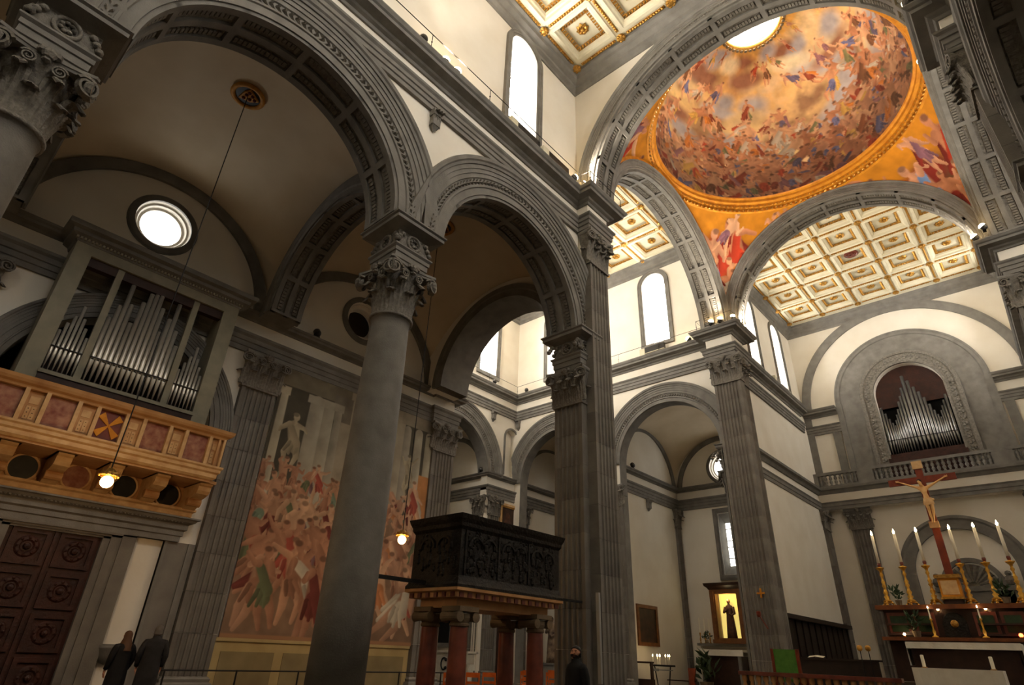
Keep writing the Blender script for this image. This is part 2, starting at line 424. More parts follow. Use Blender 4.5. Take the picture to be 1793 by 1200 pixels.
# ---- carved capitals: shared leaf, scroll and flower meshes
def leaf_mesh(name, W, H, out, m='stone_carved'):
    b = MB(); nu, nv = 6, 9; fr = []; bk = []
    for j in range(nv + 1):
        v = j / nv
        if v < .7: y, z = -.25 * out * (v / .7) ** 2, H * v / .74
        else:
            t = (v - .7) / .3 * PI * .85; y = -.25 * out - out * .55 * (1 - math.cos(t)) / 1.6; z = H * .945 + H * .075 * math.sin(t) - H * .10 * max(0, t - 1.6)
        w = W * .5 * (1 - .35 * v ** 2) * (1 + .13 * math.sin(j * 2.1)) * (1 if v < .95 else .55)
        fr.append([(w * (2 * i / nu - 1), y + .10 * out * (abs(2 * i / nu - 1)) ** 1.5 - .05 * out * (i % 2), z) for i in range(nu + 1)])
        bk.append([(p[0], p[1] + .035, p[2] - .01) for p in reversed(fr[-1])])
    b.loft([f + k for f, k in zip(fr, bk)], True, True)
    return mesh_of(name, b, m)
def volute_mesh(name, R, D, m='stone_carved'):
    b = MB(); rings = []; n = 30
    for i in range(n + 1):
        t = i / n; a = PI * .9 - t * 2 * PI * 2.1; r = R * (1 - t) ** .8 + .12 * R; q = .15 * R * (1 - .5 * t)
        dx, dz = math.cos(a), math.sin(a)
        rings.append([((r + s * q) * dx, y, (r + s * q) * dz) for s, y in ((-1, 0), (-1, -D), (1, -D), (1, 0))])
    b.loft(rings); b.ball((0, -D * .6, 0), R * .2, 8)
    b.lathe([(R * .95, 0), (R * .95, .01)], 16); o = b.v[-32:]; b.v[-32:] = [(x, z - D * .35, y) for x, y, z in o]
    return mesh_of(name, b, m)
LEAF_A = leaf_mesh('leaf', .32, .54, .33); LEAF_B = leaf_mesh('leaf', .32, .86, .40)
VOL = volute_mesh('volute', .15, .12)
FLOWER = mesh_of('fleuron', MB().ball((0, -.06, 0), .1, 8, (1, .7, 1)).ball((.09, -.03, .04), .07, 6).ball((-.09, -.03, .04), .07, 6).ball((0, -.03, -.08), .07, 6), 'stone_carved')
def abacus_outline(a, k=7, dip=.16):
    P = []
    for q in range(4):
        ang = q * PI / 2
        for i in range(k):
            t = -1 + 2 * i / (k - 1); x, y = t * a * .93, -a * (1 - dip * (1 - t * t)) * (1.0)
            P.append((x * math.cos(ang) - y * math.sin(ang), x * math.sin(ang) + y * math.cos(ang)))
    return P
def round_capital(parent, z0, r0, hh, a):
    """Corinthian capital on a round shaft: bell, two rows of leaves, corner volutes, abacus"""
    s = hh / 1.3
    bell = obj('capital', MB().lathe([(r0 + .02, z0 - .1), (r0 + .075, z0 - .08), (r0 + .08, z0 - .02), (r0 + .03, z0), (r0 - .02, z0 + .02), (r0, z0 + .5 * s), (r0 + .06, z0 + .9 * s), (r0 + .16, z0 + 1.18 * s)], 32), 'stone_carved', parent, local=True, smooth=True)
    ab = [(x, y) for x, y in abacus_outline(a)]
    z1 = z0 + 1.18 * s
    b = MB().loft([[(x * .95, y * .95, z1) for x, y in ab], [(x * .97, y * .97, z1 + .05 * s) for x, y in ab], [(x, y, z1 + .06 * s) for x, y in ab], [(x, y, z1 + .12 * s) for x, y in ab]])
    obj('abacus', b, 'stone', parent, local=True)
    for k in range(8):
        an = k * PI / 4
        put('leaf', LEAF_A, bell, ((r0 + .02) * math.sin(an), -(r0 + .02) * math.cos(an), z0), (0, 0, an), (1, 1, s))
        an += PI / 8
        put('leaf', LEAF_B, bell, ((r0 + .03) * math.sin(an), -(r0 + .03) * math.cos(an), z0), (0, 0, an), (1, 1, s))
    for q in range(4):
        an = q * PI / 2
        for sd in (-1, 1):                        # a pair of scrolls shares each corner; the inner ones lean on the flower
            x, y = sd * a * .80, -a * .86
            put('volute', VOL, bell, (x * math.cos(an) - y * math.sin(an), x * math.sin(an) + y * math.cos(an), z0 + 1.0 * s), (0, 0, an + sd * .35), (sd * 1.15, 1, 1.15 * s))
            x, y = sd * a * .30, -a * .78
            put('volute', VOL, bell, (x * math.cos(an) - y * math.sin(an), x * math.sin(an) + y * math.cos(an), z0 + 1.02 * s), (0, 0, an), (-sd * .7, .8, .7 * s))
        x, y = 0, -a * .86
        put('fleuron', FLOWER, bell, (-y * math.sin(an), y * math.cos(an), z1 + .04), (0, 0, an), (1.2, 1.2, 1.2))
    return bell
def flat_capital(parent, z0, w, d, hh):
    """the same capital flattened onto a pilaster of width w and projection d"""
    s = hh / 1.3
    bell = obj('capital', MB().box(-w / 2 - .05, w / 2 + .05, -d - .05, 0, z0 - .09, z0 - .02).loft(
        [[(-w / 2 - e, 0, z), (-w / 2 - e, -d - e, z), (w / 2 + e, -d - e, z), (w / 2 + e, 0, z)] for e, z in ((.0, z0 - .02), (.0, z0 + .5 * s), (.05, z0 + .9 * s), (.12, z0 + 1.18 * s))]), 'stone_carved', parent, local=True)
    a = w / 2 + .22; z1 = z0 + 1.18 * s; n = 9
    out = [(-a * .93, 0)] + [(-a + 2 * a * i / (n - 1), -d - .22 + .14 * (1 - (2 * i / (n - 1) - 1) ** 2)) for i in range(n)] + [(a * .93, 0)]
    obj('abacus', MB().loft([[(x * .96, y * .97, z1) for x, y in out], [(x, y, z1 + .05 * s) for x, y in out], [(x, y, z1 + .12 * s) for x, y in out]]), 'stone', parent, local=True)
    n = max(2, round(w / .40))
    for i in range(n + 1):
        x = -w / 2 + w * i / n
        put('leaf', LEAF_B, bell, (x, -d, z0), (0, 0, 0), (.95, 1, s))
    for i in range(n):
        x = -w / 2 + w * (i + .5) / n
        put('leaf', LEAF_A, bell, (x, -d - .02, z0), (0, 0, 0), (.95, 1, s))
    if d > .12:
        for sd in (-1, 1): put('leaf', LEAF_A, bell, (sd * w / 2, -d / 2, z0), (0, 0, sd * PI / 2), (.8, 1, s))
    for sd in (-1, 1):
        put('volute', VOL, bell, (sd * (w / 2 + .08), -d - .10, z0 + 1.0 * s), (0, 0, sd * .3), (sd * 1.15, 1, 1.15 * s))
        put('volute', VOL, bell, (sd * w * .17, -d - .08, z0 + 1.02 * s), (0, 0, 0), (-sd * .7, .8, .7 * s))
    put('fleuron', FLOWER, bell, (0, -d - .10, z1 + .04), (0, 0, 0), (1.2, 1.2, 1.2))
    return bell
def dosseret(parent, x0, x1, y0, y1, z0, z1, slab):
    """the little entablature between capital and arch: banded block, carved frieze with a roundel, cornice slab"""
    h = z1 - z0; cx, cy = (x0 + x1) / 2, (y0 + y1) / 2
    P = [(x0, y0), (x1, y0), (x1, y1), (x0, y1)]
    obj('architrave_block', MB().mould(P, [(-.3, z0), (0, z0), (0, z0 + .11 * h), (.03, z0 + .12 * h), (.03, z0 + .24 * h), (.06, z0 + .25 * h), (.06, z0 + .33 * h), (.11, z0 + .37 * h), (.11, z0 + .40 * h), (-.3, z0 + .40 * h)], True), 'stone', parent, local=True)
    obj('frieze_block', MB().box(x0, x1, y0, y1, z0 + .40 * h, z0 + .80 * h), 'stone_carved', parent, local=True)
    obj('cornice_slab', MB().mould(P, [(-.3, z0 + .78 * h), (0, z0 + .78 * h), (.10, z0 + .82 * h), (slab - .05, z0 + .87 * h), (slab - .05, z0 + .94 * h), (slab, z0 + .97 * h), (slab, z1), (-.3, z1)], True).box(x0, x1, y0, y1, z1 - .1, z1 - .001), 'stone', parent, local=True)
    for (px, py, an) in ((cx, y0, 0), (x1, cy, PI / 2), (x0, cy, -PI / 2)):
        ring = MB(); zc = z0 + .60 * h; R = .165 * h
        ring.v = []
        t = MB().lathe([(R * .75, 0), (R * .8, .05), (R, .06), (R * 1.1, .03), (R * 1.1, 0)], 20, caps=False)
        for k in range(10): t.ball((R * .45 * math.cos(k * 2 * PI / 7), R * .45 * math.sin(k * 2 * PI / 7), .02), R * .22, 6)
        for sx in (-1, 1):
            for q in range(3): t.ball((sx * R * (1.75 + .35 * q % 2), R * (.55 - .5 * q), .01), R * .38, 6)
        t.v = [(x, -z, y) for x, y, z in t.v]
        me = mesh_of('roundel', t, 'stone_carved', True)
        put('roundel', me, parent, (px, py, zc), (0, 0, an))

# ---- arcade columns
def column(y, label, group):
    t = thing('arcade_column', label, 'column', (-10.95, y, FL), 0, group)
    sh = [(.72, 0), (.72, .22), (.70, .24), (.74, .32), (.74, .40), (.62, .46), (.60, .52), (.66, .58), (.66, .64), (.58, .70)]
    obj('base', MB().lathe(sh, 32).box(-.78, .78, -.78, .78, -.0, .2), 'stone', t, local=True)
    obj('shaft', MB().lathe([(.555, .66), (.55, 2.5), (.54, 4.5), (.51, 6.5), (.475, 8.4), (.47, 8.66), (.50, 8.68), (.50, 8.72)], 40), 'stone', t, local=True, smooth=True)
    round_capital(t, 8.78, .47, 1.35, .74)
    dosseret(t, -.5, .5, -.5, .5, 10.13, 11.45, .34)
    return t
c1 = column(AX[0], 'tall grey round column with leafy capital standing beside the dark pulpit', 'nave arcade columns')
c0 = column(AX[1], 'grey round column whose leafy capital fills the upper left corner', 'nave arcade columns')
for k in (2, 3):
    c = copy_tree(c0); c.location.y = AX[k]; c['label'] = 'grey arcade column of the left nave behind the viewpoint, %s' % ['nearer', 'farther'][k - 2]
for i, o in enumerate((c1, c0)):
    c = mirror(o, None, 'grey arcade column on the right of the nave, %s' % ['next to the crossing pier', 'one bay before the crossing pier'][i])

# ---- pilasters
def pilaster(label, loc, rz, w, d, z0, z1, cap, nf=6, group='fluted grey pilasters', base=True, plain=False):
    """fluted pilaster against a wall; z0 floor, z1 top of capital (heights above loc)"""
    t = thing('pilaster', label, 'pilaster', loc, rz, group)
    zs = z0
    if base:
        for k, (e, a, b) in enumerate(((.14, 0, .28), (.10, .28, .36), (.12, .36, .46), (.05, .46, .56))):
            pass
        obj('base', MB().mould([(-w / 2, 0), (-w / 2, -d), (w / 2, -d), (w / 2, 0)], [(-.05, z0), (.16, z0), (.16, z0 + .28), (.12, z0 + .3), (.15, z0 + .36), (.12, z0 + .44), (.06, z0 + .47), (.08, z0 + .54), (.02, z0 + .60), (-.05, z0 + .6)]), 'stone', t, local=True)
        zs = z0 + .6
    sect = [(-w / 2, 0), (-w / 2, -d), (w / 2, -d), (w / 2, 0)] if plain else fluted(w, d, nf)
    courses(t, sect, zs, z1 - cap - .08)
    flat_capital(t, z1 - cap, w, d, cap)
    return t
H = lambda h: h - FL
p = pier('wall_pier_left', -11.5, -10.32, 14.8, 16.03, 'crossing pier between the pulpit and the left transept')
pilA = pilaster('fluted brownish pilaster of the crossing pier facing the pulpit', (-10.81, 14.85, FL), 0, 1.10, .30, 0, H(8.62), 1.2, 5)
dosseret(pilA, -.55, .55, -.32, .2, H(8.62), H(10.02), .36)
pilB = pilaster('tall fluted pilaster of the crossing pier facing the nave, up to the upper cornice', (-10.35, 15.40, FL), PI / 2, 1.12, .42, 0, H(14.42), 1.4, 5)
pilC = pilaster('fluted pilaster on the choir-side crossing pier facing the viewer', (-10.46, 28.5, FL), 0, 1.40, .52, 0, H(14.42), 1.4, 7)
pilD = pilaster('flank pilaster of the choir-side crossing pier, lit orange along its edge', (-10.3, 28.85, FL), PI / 2, 1.2, .42, 0, H(14.42), 1.4, 5)
pN = pier('wall_pier_choir', -11.12, -9.98, 28.2, 29.45, 'crossing pier at the corner of the choir')
obj('frieze_block', MB().box(-10.6, RX, 14.72, 16.05, 15.0, 15.66), 'plaster', p)
obj('frieze_block', MB().box(-11.3, RX + .05, 27.95, 29.45, 15.0, 15.66), 'plaster', pN)
mirror(p, 'wall_pier_right', 'crossing pier at the right of the nave'); mirror(pN, 'wall_pier_choir_right', 'crossing pier at the right corner of the choir')
mirror(pilA, None, 'pilaster of the right crossing pier facing down the nave'); mirror(pilB, None, 'tall pilaster of the right crossing pier at the upper right edge')
mirror(pilC, None, 'pilaster of the right choir pier facing the viewer'); mirror(pilD, None, 'flank pilaster of the right choir pier')

# ---- walls over the crossing arches, with soffits and archivolts
CR = 5.5; HA = 16.12
def cross_arch(name, plane, base, thick, c, u0, u1, label, outer_sgn, front=True):
    o = [(u0, HA)] + [(c - CR * math.cos(PI * i / 48), HA + CR * math.sin(PI * i / 48)) for i in range(49)] + [(u1, HA), (u1, 23.7), (u0, 23.7)]
    w = struct(name, MB().plate(o, [], plane, base, thick), 'plaster', label)
    s = 1 if thick > 0 else -1
    archivolt(w, plane, (c, HA), base, -s, k=.56, r0=CR)
    archivolt(w, plane, (c, HA), base + thick, s, k=.36, r0=CR, roll=False)
    obj('gilt_band', MB().arch([(5.93, 0), (5.93, .12), (6.12, .16), (6.12, 0)], plane, (c, HA), base + thick, s, 56), 'gold_paint', w)
    soffit(w, plane, (c, HA), CR, base, base + thick, 10)
    return w
cross_arch('wall_crossing_west', 'y', 14.75, 1.25, XC, -11.0, 2.8, 'wall over the nave-side crossing arch', -1)
cross_arch('wall_crossing_east', 'y', 29.35, -1.3, XC, -11.2, 3.0, 'wall over the choir arch', 1)
wn = cross_arch('wall_crossing_left', 'x', -11.2, 1.3, CY, 15.9, 28.3, 'wall over the arch into the left transept', -1)
mirror(wn, 'wall_crossing_right', 'wall over the arch into the right transept')
# ================================================================== painted surfaces (generic painted figures as vertex colour)
class Canvas:
    def __init__(s, w, h, W, H_):                # w,h real size; W,H_ samples; origin lower left
        s.w, s.h, s.W, s.H = w, h, W, H_
        s.X, s.Y = np.meshgrid(np.linspace(0, w, W), np.linspace(0, h, H_)); s.c = np.zeros((H_, W, 3))
        s.rng = np.random.RandomState(3)
    def noise(s, sc, seed):
        r = np.random.RandomState(seed); out = np.zeros_like(s.X); a = 1
        for o in range(4):
            gx, gy = int(s.w / sc * 2 ** o) + 3, int(s.h / sc * 2 ** o) + 3
            g = r.rand(gy, gx); fx = s.X / s.w * (gx - 2); fy = s.Y / s.h * (gy - 2)
            i, j = fx.astype(int), fy.astype(int); u, v = fx - i, fy - j; u = u * u * (3 - 2 * u); v = v * v * (3 - 2 * v)
            out += a * ((g[j, i] * (1 - u) + g[j, i + 1] * u) * (1 - v) + (g[j + 1, i] * (1 - u) + g[j + 1, i + 1] * u) * v); a *= .5
        return out / 1.875
    def win(s, x0, x1, y0, y1):
        i0 = max(0, int(x0 / s.w * (s.W - 1))); i1 = min(s.W, int(x1 / s.w * (s.W - 1)) + 2)
        j0 = max(0, int(y0 / s.h * (s.H - 1))); j1 = min(s.H, int(y1 / s.h * (s.H - 1)) + 2)
        return (slice(j0, j1), slice(i0, i1)) if i1 > i0 and j1 > j0 else None
    def put(s, sl, a, col):
        a = np.clip(a, 0, 1)[..., None]; s.c[sl] = s.c[sl] * (1 - a) + np.asarray(col) * a
    def rect(s, x0, x1, y0, y1, col, soft=.03):
        sl = s.win(x0 - soft, x1 + soft, y0 - soft, y1 + soft)
        if sl is None: return
        X, Y = s.X[sl], s.Y[sl]
        s.put(sl, np.minimum(np.minimum((X - x0), (x1 - X)), np.minimum(Y - y0, y1 - Y)) / soft + .5, col)
    def blob(s, x, y, rx, ry, col, soft=.25, ang=0.):
        R = max(rx, ry) * (1 + soft); sl = s.win(x - R, x + R, y - R, y + R)
        if sl is None: return
        X, Y = s.X[sl] - x, s.Y[sl] - y; c, n = math.cos(ang), math.sin(ang)
        d = np.sqrt(((X * c + Y * n) / rx) ** 2 + ((-X * n + Y * c) / ry) ** 2); s.put(sl, (1 - d) / soft + .5, col)
    def limb(s, p, q, r0, r1, col, soft=.25, shade=.78):
        R = max(r0, r1) * 1.4; sl = s.win(min(p[0], q[0]) - R, max(p[0], q[0]) + R, min(p[1], q[1]) - R, max(p[1], q[1]) + R)
        if sl is None: return
        X, Y = s.X[sl], s.Y[sl]; dx, dy = q[0] - p[0], q[1] - p[1]; L2 = dx * dx + dy * dy + 1e-9
        t = np.clip(((X - p[0]) * dx + (Y - p[1]) * dy) / L2, 0, 1); d = np.hypot(X - p[0] - t * dx, Y - p[1] - t * dy); r = r0 + (r1 - r0) * t
        a = np.clip((1 - d / r) / soft + .5, 0, 1)[..., None]
        sd = ((X - p[0]) * dy - (Y - p[1]) * dx) / math.sqrt(L2) / r       # rounder modelling across the limb, as a painter would
        k = np.clip(.92 + .18 * sd, shade, 1.1)[..., None]
        s.c[sl] = s.c[sl] * (1 - a) + np.asarray(col) * k * a
    def figure(s, x, y, hgt, skin, cloth, up=PI / 2, cloth2=None, r=None):
        """a loose generic painted figure: torso, head, bent limbs, drapery; (x, y) is the hip"""
        r = r or s.rng; k = hgt / 7.5; ca, sa = math.cos(up - PI / 2), math.sin(up - PI / 2)
        T = lambda a, b: (x + k * (a * ca - b * sa), y + k * (a * sa + b * ca))
        lean = r.uniform(-.8, .8); sd = 1 if r.rand() < .5 else -1
        if cloth2 is not None: [s.limb(T(-sd * .5, 1.6 - .5 * q), T(-sd * (1.3 + .4 * r.rand()), -.6 - .5 * q * r.rand()), .34 * k, .22 * k, np.asarray(cloth2) * (.75 + .15 * q)) for q in range(3)]
        kn = [(r.uniform(-1.3, 0), r.uniform(-2.0, -1.1)), (r.uniform(0, 1.3), r.uniform(-2.0, -1.1))]
        for q, (kx, ky) in zip((-.35, .35), kn):
            s.limb(T(q, 0), T(kx, ky), .52 * k, .38 * k, skin); s.limb(T(kx, ky), T(kx + r.uniform(-.9, .6), ky - r.uniform(1.2, 1.7)), .36 * k, .2 * k, skin)
        s.limb(T(0, 0), T(lean, 2.1), .66 * k, .82 * k, skin)
        s.limb(T(lean * .2, .4), T(-lean * .5, -.5), .66 * k, .62 * k, cloth)
        for q in range(3): s.limb(T(-.5 + .4 * q, .1), T(-.8 + .7 * q + sd * .3, -.9 - .5 * r.rand()), .26 * k, .16 * k, np.asarray(cloth) * (.7 + .2 * q))
        if r.rand() < .6: s.limb(T(lean - .5, 2.3), T(lean * .3 + .5, .2), .42 * k, .5 * k, cloth)
        for q in (-1, 1):
            ex, ey = lean + q * r.uniform(.9, 1.7), 2.2 + r.uniform(-1.2, 1.0)
            s.limb(T(lean + q * .6, 2.4), T(ex, ey), .36 * k, .27 * k, skin); s.limb(T(ex, ey), T(ex + q * r.uniform(-.5, 1.1), ey + r.uniform(-1.0, 1.2)), .26 * k, .17 * k, skin)
        s.limb(T(lean, 2.6), T(lean + .1, 3.1), .26 * k, .24 * k, skin)
        s.blob(*T(lean + .15, 3.45), .42 * k, .5 * k, skin, .3); s.blob(*T(lean + .02, 3.74), .38 * k, .26 * k, np.array(skin) * .42, .5)
def painted(name, verts, faces, cols, m, parent):
    me = bpy.data.meshes.new(name); me.from_pydata(verts, [], faces)
    at = me.color_attributes.new('Col', 'FLOAT_COLOR', 'POINT')
    at.data.foreach_set('color', np.c_[cols.reshape(-1, 3), np.ones(cols.size // 3)].astype(np.float32).ravel())
    me.materials.append(MATS[m]); me.polygons.foreach_set('use_smooth', [True] * len(me.polygons)); me.update()
    o = bpy.data.objects.new(name, me); COL.objects.link(o)
    if parent: o.parent = parent
    return o
def gridfaces(W, H_, wrap=False):
    j, i = np.meshgrid(np.arange(H_ - 1), np.arange(W if wrap else W - 1), indexing='ij'); k = (i + 1) % W
    return np.stack([j * W + i, j * W + k, (j + 1) * W + k, (j + 1) * W + i], -1).reshape(-1, 4).tolist()
S = lambda *c: np.array(srgb(c))
SKIN = [S(214, 150, 108), S(226, 170, 128), S(196, 128, 90), S(206, 146, 110)]
RED, DRED, BLUE, GREEN, WHITE, ORANGE, VIOL, YEL, BROWN = S(190, 62, 36), S(134, 44, 32), S(92, 112, 158), S(112, 124, 84), S(214, 200, 178), S(220, 128, 44), S(140, 96, 108), S(224, 176, 84), S(104, 66, 42)

# ---- dome over the crossing
def dome():
    W, Hn = 560, 220
    cv = Canvas(2 * PI * 4.2, 9.0, W, Hn); rng = np.random.RandomState(11); cv.rng = rng
    v = cv.Y / cv.h; n1 = cv.noise(2.6, 1); n2 = cv.noise(1.0, 2)
    g0, g1, g2 = S(58, 38, 30), S(216, 172, 116), S(224, 164, 80)
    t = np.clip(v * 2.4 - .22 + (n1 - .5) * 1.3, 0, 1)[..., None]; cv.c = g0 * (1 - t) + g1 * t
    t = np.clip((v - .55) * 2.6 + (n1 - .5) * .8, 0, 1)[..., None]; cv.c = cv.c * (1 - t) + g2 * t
    t = np.clip((n2 - .55) * 5, 0, .85)[..., None]; cv.c = cv.c * (1 - t) + S(214, 178, 136) * t
    t = np.clip((.47 - n2) * 5 * (1.1 - v), 0, .75)[..., None]; cv.c = cv.c * (1 - t) + S(116, 74, 58) * t
    for i in range(150):
        yy = rng.uniform(1.6, 8.2); cv.blob(rng.uniform(0, cv.w), yy, rng.uniform(.5, 1.5), rng.uniform(.25, .6), [S(216, 180, 132), S(150, 100, 74), S(228, 190, 126), S(172, 160, 158), S(234, 212, 172)][rng.randint(5)] * rng.uniform(.8, 1.05), .9, rng.uniform(-.4, .4))
    pal = [RED, DRED, DRED, BLUE, S(70, 84, 120), BROWN, ORANGE, GREEN, VIOL, WHITE, YEL, BROWN, S(150, 84, 50)]
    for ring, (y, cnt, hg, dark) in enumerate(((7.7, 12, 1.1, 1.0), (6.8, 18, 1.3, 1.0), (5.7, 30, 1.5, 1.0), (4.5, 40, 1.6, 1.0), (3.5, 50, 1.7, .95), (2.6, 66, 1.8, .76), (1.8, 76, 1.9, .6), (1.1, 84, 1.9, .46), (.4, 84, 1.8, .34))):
        for i in range(cnt):
            g_ = 1.0 if ring > 4 else .8
            x = (i + rng.uniform(-.5, .5)) / cnt * cv.w; yy = y + rng.uniform(-.6, .6) * g_
            if 0 < ring < 5 and math.sin(x * .9 + ring * 1.7) < -.05: continue
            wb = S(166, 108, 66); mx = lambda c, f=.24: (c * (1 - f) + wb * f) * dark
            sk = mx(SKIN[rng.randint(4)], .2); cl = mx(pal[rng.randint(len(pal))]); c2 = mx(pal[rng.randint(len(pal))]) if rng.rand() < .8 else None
            cv.figure(x, yy, hg * rng.uniform(.8, 1.2), sk, cl, PI / 2 + rng.uniform(-.7, .7), c2, rng)
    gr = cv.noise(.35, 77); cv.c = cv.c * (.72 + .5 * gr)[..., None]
    t = np.clip((v - .955) / .02, 0, 1)[..., None]; cv.c = cv.c * (1 - t) + S(120, 92, 40) * t
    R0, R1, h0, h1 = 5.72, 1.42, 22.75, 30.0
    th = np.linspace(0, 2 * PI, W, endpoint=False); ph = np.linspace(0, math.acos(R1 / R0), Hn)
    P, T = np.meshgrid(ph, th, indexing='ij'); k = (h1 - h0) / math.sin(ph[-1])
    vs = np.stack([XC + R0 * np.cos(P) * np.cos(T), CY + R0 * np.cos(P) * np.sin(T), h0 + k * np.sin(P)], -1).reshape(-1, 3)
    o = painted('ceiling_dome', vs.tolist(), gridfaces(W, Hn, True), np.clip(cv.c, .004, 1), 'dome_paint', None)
    o['kind'] = 'structure'; o['label'] = 'dome painted with a crowd of figures on golden clouds'
    return o
dm = dome()
# gilded ring, bead rows and lantern
obj('ring_cornice', MB().lathe([(5.95, 21.95), (5.86, 22.0), (5.86, 22.16), (5.74, 22.22), (5.70, 22.36), (5.58, 22.42), (5.56, 22.54), (5.48, 22.60), (5.48, 22.70), (5.74, 22.80), (6.2, 22.8), (6.2, 21.95)], 96, (XC, CY), caps=False), 'gold_paint', dm, smooth=False)
b = MB()
for i in range(180):
    a = 2 * PI * i / 180; b.ball((XC + 5.76 * math.cos(a), CY + 5.76 * math.sin(a), 22.28), .07, 5)
x = obj('bead_row', b, 'gold', dm); x['kind'] = 'stuff'
b = MB()
for i in range(150):
    a = 2 * PI * i / 150; b.box(XC + 5.84 * math.cos(a) - .05, XC + 5.84 * math.cos(a) + .05, CY + 5.84 * math.sin(a) - .05, CY + 5.84 * math.sin(a) + .05, 22.02, 22.13)
x = obj('dentil_row', b, 'gold', dm); x['kind'] = 'stuff'
obj('oculus_ring', MB().lathe([(1.62, 29.78), (1.50, 29.74), (1.38, 29.86), (1.36, 30.1), (1.42, 30.14), (1.7, 30.1)], 48, (XC, CY), caps=False), 'gold', dm, smooth=True)
b = MB()
for i in range(44):
    a = 2 * PI * i / 44; b.ball((XC + 1.58 * math.cos(a), CY + 1.58 * math.sin(a), 29.74), .10, 6, (1, 1, .7))
x = obj('leaf_wreath', b, 'stone_brown', dm); x['kind'] = 'stuff'
lan = MB(); pan = MB()
for i in range(8):
    a0, a1 = 2 * PI * i / 8, 2 * PI * (i + 1) / 8
    def q(a, r, z): return (XC + r * math.cos(a), CY + r * math.sin(a), z)
    lan.add([q(a0 - .08, 1.36, 30.1), q(a0 + .08, 1.36, 30.1), q(a0 + .08, 1.36, 33.4), q(a0 - .08, 1.36, 33.4), q(a0 - .08, 1.5, 30.1), q(a0 + .08, 1.5, 30.1), q(a0 + .08, 1.5, 33.4), q(a0 - .08, 1.5, 33.4)],
            [(0, 1, 2, 3), (4, 7, 6, 5), (0, 4, 5, 1), (2, 6, 7, 3), (0, 3, 7, 4), (1, 5, 6, 2)])
    pm = MB().add([q(a0 + .08, 1.46, 30.15), q(a1 - .08, 1.46, 30.15), q(a1 - .08, 1.46, 33.3), q(a0 + .08, 1.46, 33.3)], [(0, 1, 2, 3)])
    obj('lantern_pane', pm, 'lantern_light', dm)
obj('lantern_frame', lan, 'ceiling_white', dm)
obj('lantern_cap', MB().lathe([(1.5, 33.4), (1.3, 33.9), (.8, 34.4), (.2, 34.6)], 24, (XC, CY)), 'ceiling_white', dm, smooth=True)
# ---- pendentives
def pendentive(q, nm):
    W = Hn = 220; a = 5.9; Rs = a * math.sqrt(2); rng = np.random.RandomState(20 + q)
    cv = Canvas(9.2, 6.4, W, Hn); cv.rng = rng
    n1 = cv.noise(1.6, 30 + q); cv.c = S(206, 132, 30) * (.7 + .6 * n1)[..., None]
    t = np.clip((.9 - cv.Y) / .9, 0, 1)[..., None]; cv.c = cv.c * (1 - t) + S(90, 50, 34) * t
    mid = cv.w / 2
    for i in range(16): cv.blob(mid + rng.uniform(-2.2, 2.2) , 2.4 + rng.uniform(-1.4, 2.0), rng.uniform(.5, 1.1), rng.uniform(.5, 1.0), [DRED, RED, DRED, BROWN, S(120, 60, 30)][rng.randint(5)], .6)
    for (x, y, h_, cl, c2) in ((mid - .9, 3.9, 3.6, RED, DRED), (mid + 1.0, 3.3, 3.6, S(120, 150, 196), BLUE), (mid - 1.0, 2.6, 2.8, ORANGE, YEL), (mid + .1, 1.9, 3.0, WHITE, DRED), (mid + .4, 2.7, 2.6, DRED, BLUE), (mid + 2.3, 4.5, 2.0, WHITE, DRED), (mid - 2.6, 4.7, 2.0, S(150, 160, 190), ORANGE), (mid - 3.2, 5.1, 1.7, WHITE, ORANGE), (mid + 3.1, 5.2, 1.7, YEL, RED), (mid, 4.9, 2.2, VIOL, DRED), (mid - .2, 1.1, 1.8, S(206, 150, 120), BROWN)):
        cv.figure(x, y, h_, SKIN[rng.randint(4)], cl, PI / 2 + rng.uniform(-.5, .5), c2, rng)
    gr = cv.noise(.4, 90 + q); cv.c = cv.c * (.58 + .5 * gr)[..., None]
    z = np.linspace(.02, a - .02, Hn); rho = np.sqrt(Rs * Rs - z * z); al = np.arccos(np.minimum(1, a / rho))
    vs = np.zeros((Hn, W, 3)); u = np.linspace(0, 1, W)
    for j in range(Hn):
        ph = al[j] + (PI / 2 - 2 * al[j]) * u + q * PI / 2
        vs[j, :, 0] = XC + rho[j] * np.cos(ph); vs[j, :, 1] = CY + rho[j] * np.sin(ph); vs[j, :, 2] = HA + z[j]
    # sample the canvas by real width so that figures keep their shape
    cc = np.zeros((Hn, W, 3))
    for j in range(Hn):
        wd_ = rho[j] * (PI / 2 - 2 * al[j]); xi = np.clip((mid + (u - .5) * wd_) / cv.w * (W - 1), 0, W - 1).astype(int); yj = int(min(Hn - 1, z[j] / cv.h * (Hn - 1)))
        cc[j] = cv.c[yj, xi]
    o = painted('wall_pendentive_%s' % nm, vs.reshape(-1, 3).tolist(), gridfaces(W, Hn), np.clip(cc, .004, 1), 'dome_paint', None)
    o['kind'] = 'structure'; o['label'] = 'golden pendentive with painted figures under the dome, %s corner' % nm
for q, nm in enumerate(('choir_right', 'choir_left', 'nave_left', 'nave_right')): pendentive(q, nm)

